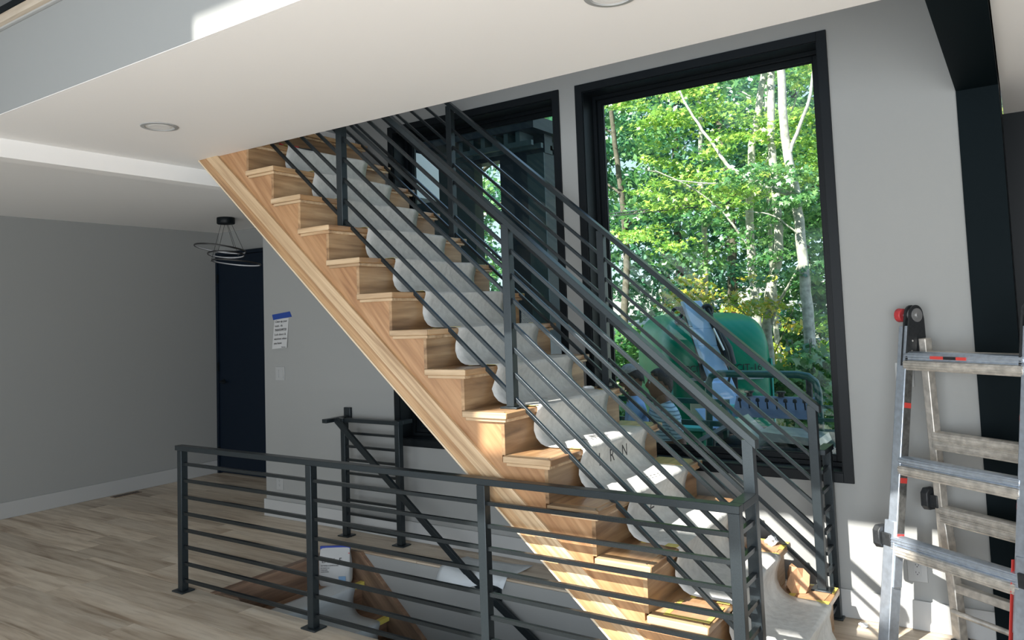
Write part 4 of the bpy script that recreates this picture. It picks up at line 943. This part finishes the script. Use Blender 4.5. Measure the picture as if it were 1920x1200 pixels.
def person(label, loc, rz, J, shirt, headgear, head_rot):
    P = thing('person', label, 'person', loc, rz)
    # J: joint name -> (position, radius(x,y), parent, cloth)
    names = list(J); me = bpy.data.meshes.new('body'); me.from_pydata([J[n][0] for n in names], [(names.index(J[n][2]), names.index(n)) for n in names if J[n][2]], [])
    o = bpy.data.objects.new('body', me); COL.objects.link(o)
    sk_ = o.modifiers.new('skin','SKIN'); o.modifiers.new('sub','SUBSURF').levels = 1
    if not me.skin_vertices: 
        bm = bmesh.new(); bm.from_mesh(me); bm.verts.layers.skin.verify(); bm.to_mesh(me); bm.free()
    for i, n in enumerate(names):
        me.skin_vertices[0].data[i].radius = J[n][1]; me.skin_vertices[0].data[i].use_root = (i == 0)
    dg = bpy.context.evaluated_depsgraph_get(); ev = o.evaluated_get(dg); m2 = bpy.data.meshes.new_from_object(ev)
    b_ = B().add([v.co[:] for v in m2.vertices], [tuple(p.vertices) for p in m2.polygons]); nbody = len(m2.polygons)
    bpy.data.objects.remove(o)
    vs, fs = head_mesh(); hp = Vector(J['head'][0]); Rm = Matrix.Rotation(head_rot[1],3,'Z') @ Matrix.Rotation(head_rot[0],3,'X')
    T_ = lambda p: tuple(Rm @ Vector(p)+hp)
    b_.add([T_(p) for p in vs], fs)
    for sx_ in (-1,1):                                              # ears
        q = B().torus((sx_*.077,.008,-.005), .022, .007, (0,1,.15), (0,0,1), 14, 6).obb((sx_*.076,.008,-.006),(1,0,0),(0,1,0),(0,0,1),(.004,.016,.022))
        b_.add([T_(p) for p in q.v], q.f)
    body = part('body', b_, None, P, local=True, mats=[M['skin'],M[shirt],M['trousers'],M['rubber']], ang=1.4)
    jp = [(Vector(J[n][0]), J[n][3]) for n in names]
    for n in names:
        if J[n][2]:
            a, c_ = Vector(J[J[n][2]][0]), Vector(J[n][0])
            for t in (.25,.5,.75): jp.append((a.lerp(c_,t), J[n][3] if t > .4 else J[J[n][2]][3]))
    for k, f in enumerate(body.data.polygons):
        if k >= nbody: f.material_index = 0; continue
        c_ = f.center; best = min(jp, key=lambda q: (q[0]-c_).length_squared)[1]; f.material_index = best
    # eyes
    for sx_ in (-1,1):
        q = B().lathe([(0,.011),(.007,.009),(.011,0),(.007,-.009),(0,-.011)], n=12); e_ = B().add([T_((x+sx_*.030,y-.080,z+.010)) for x,y,z in q.v], q.f)
        part('eye', e_, M['plate'], body, local=True); q = B().lathe([(0,.005),(.005,.0),(0,-.005)], n=10); e_ = B().add([T_((x+sx_*.030,y-.0895,z+.010)) for x,y,z in q.v], q.f); part('pupil', e_, M['ink'], body, local=True)
    # hair or cap shells
    def shell(r, zcut, mat, name, back=.0):
        bm = bmesh.new(); bmesh.ops.create_icosphere(bm, subdivisions=3, radius=1)
        dele = [v for v in bm.verts if v.co.z < zcut+(.9*max(0,-v.co.y-.1) if back else .0)-(back*max(0,v.co.y))]
        bmesh.ops.delete(bm, geom=dele, context='VERTS')
        vs_ = [T_((v.co.x*.076*r, v.co.y*.101*r+.002, v.co.z*.122*r)) for v in bm.verts]; bm.verts.index_update(); fs_ = [tuple(v.index for v in f.verts) for f in bm.faces]; bm.free()
        o_ = part(name, B().add(vs_, fs_), M[mat], P, local=True, ang=1.4); md = o_.modifiers.new('t','SOLIDIFY'); md.thickness = .006; md.offset = 1; return o_
    shell(1.045, .10, 'hair', 'hair', .75)
    if headgear == 'cap':
        c_ = shell(1.10, .30, 'cap', 'cap')
        br = [(math.sin(a)*.072, -.092-math.cos(a)*.062*1.0+.0, .040-.010*math.cos(a)) for a in [(-1.35+2.7*k/12) for k in range(13)]]+[(math.sin(a)*.070, -.070-.012*math.cos(a), .046) for a in [(1.2-2.4*k/12) for k in range(13)]]
        part('brim', B().add([T_(p) for p in br]+[T_((p[0],p[1],p[2]-.005)) for p in br], [tuple(range(26)),tuple(range(51,25,-1))]+[(i,(i+1)%26,(i+1)%26+26,i+26) for i in range(26)]), M['cap'], c_, local=True)
        g_ = B()
        for sx_ in (-1,1): g_.add([T_(p) for p in B().obb((sx_*.031,-.098,.010),(1,0,0),(0,1,0),(0,0,1),(.024,.003,.015)).v], B().obb((0,0,0),(1,0,0),(0,1,0),(0,0,1),(1,1,1)).f); g_.add([T_(p) for p in B().obb((sx_*.078,-.045,.012),(1,0,0),(0,1,0),(0,0,1),(.002,.052,.003)).v], B().obb((0,0,0),(1,0,0),(0,1,0),(0,0,1),(1,1,1)).f)
        part('sunglasses', g_, M['ink'], P, local=True)
    return P
def joints(ra, la, lean=0.0, hx=0.0):
    # ra/la: (elbow, wrist, hand direction) for each arm; cloth ids 0 skin 1 shirt 2 trousers 3 shoes
    J = {'pelvis':((0,0,.95),(.165,.115),None,2),'waist':((0,lean*.3,1.10),(.150,.110),'pelvis',1),'chest':((0,lean*.7,1.28),(.175,.118),'waist',1),
         'upper_chest':((0,lean,1.40),(.150,.095),'chest',1),'neck':((0,lean-.005,1.485),(.058,.058),'upper_chest',0),'head':((hx,lean-.030,1.628),(.052,.052),'neck',0)}
    for s_, nm, (el, wr, hd) in ((-1,'r',ra),(1,'l',la)):
        J[nm+'_shoulder'] = ((s_*.175,lean,1.395),(.072,.070),'upper_chest',1)
        J[nm+'_upper'] = (tuple(Vector((s_*.19,lean,1.37)).lerp(Vector(el),.5)),(.052,.052),nm+'_shoulder',1)
        J[nm+'_elbow'] = (el,(.043,.043),nm+'_upper',0)
        J[nm+'_forearm'] = (tuple(Vector(el).lerp(Vector(wr),.35)),(.042,.042),nm+'_elbow',0)
        J[nm+'_wrist'] = (wr,(.027,.021),nm+'_forearm',0)
        w_ = Vector(wr); d = Vector(hd).normalized(); side = d.cross(Vector((0,0,1))); side = side.normalized() if side.length > .1 else Vector((1,0,0)); nn = side.cross(d)
        J[nm+'_palm'] = (tuple(w_+d*.055),(.038,.017),nm+'_wrist',0)
        for k, (off, L_) in enumerate(((-.030,.062),(-.010,.074),(.010,.080),(.029,.072))):
            a = w_+d*.088+side*off; J['%s_knuckle%d'%(nm,k)] = (tuple(a),(.0095,.0095),nm+'_palm',0)
            b_ = a+d*L_*.5+nn*-.010; J['%s_mid%d'%(nm,k)] = (tuple(b_),(.0085,.0085),'%s_knuckle%d'%(nm,k),0)
            J['%s_tip%d'%(nm,k)] = (tuple(b_+d*L_*.38-nn*.020),(.007,.007),'%s_mid%d'%(nm,k),0)
        a = w_+d*.035+side*(.040); J[nm+'_thumb'] = (tuple(a),(.011,.011),nm+'_palm',0); J[nm+'_thumb_tip'] = (tuple(a+d*.035+side*.022),(.009,.009),nm+'_thumb',0)
    for s_, nm in ((-1,'r'),(1,'l')):
        J[nm+'_hip'] = ((s_*.095,0,.88),(.098,.095),'pelvis',2); J[nm+'_knee'] = ((s_*.11,-.02,.50),(.062,.062),nm+'_hip',2); J[nm+'_calf'] = ((s_*.11,.01,.36),(.060,.060),nm+'_knee',2)
        J[nm+'_ankle'] = ((s_*.11,.02,.10),(.044,.044),nm+'_calf',3); J[nm+'_heel'] = ((s_*.11,.03,.045),(.045,.042),nm+'_ankle',3); J[nm+'_toe'] = ((s_*.12,-.16,.032),(.044,.030),nm+'_heel',3)
    return J
person('man in a grey cap, sunglasses and blue shirt standing outside, left of the other man', (-2.885,6.2,-.565), math.radians(-62),
       joints(((-.22,-.05,1.12),(-.16,-.28,1.08),(0,-1,.1)), ((.24,-.10,1.14),(.10,-.30,1.24),(-.6,-.5,.4))), 'shirt1', 'cap', (math.radians(14), math.radians(-6)))
person('dark-haired man in a light striped shirt standing outside, seen from behind his shoulder', (-2.50,5.95,-.575), math.radians(-48),
       joints(((-.25,.02,1.12),(-.22,-.20,1.00),(0,-1,0)), ((.25,.04,1.12),(.22,-.19,1.02),(0,-1,.05)), lean=-.02), 'shirt2', None, (math.radians(-6), math.radians(-14)))
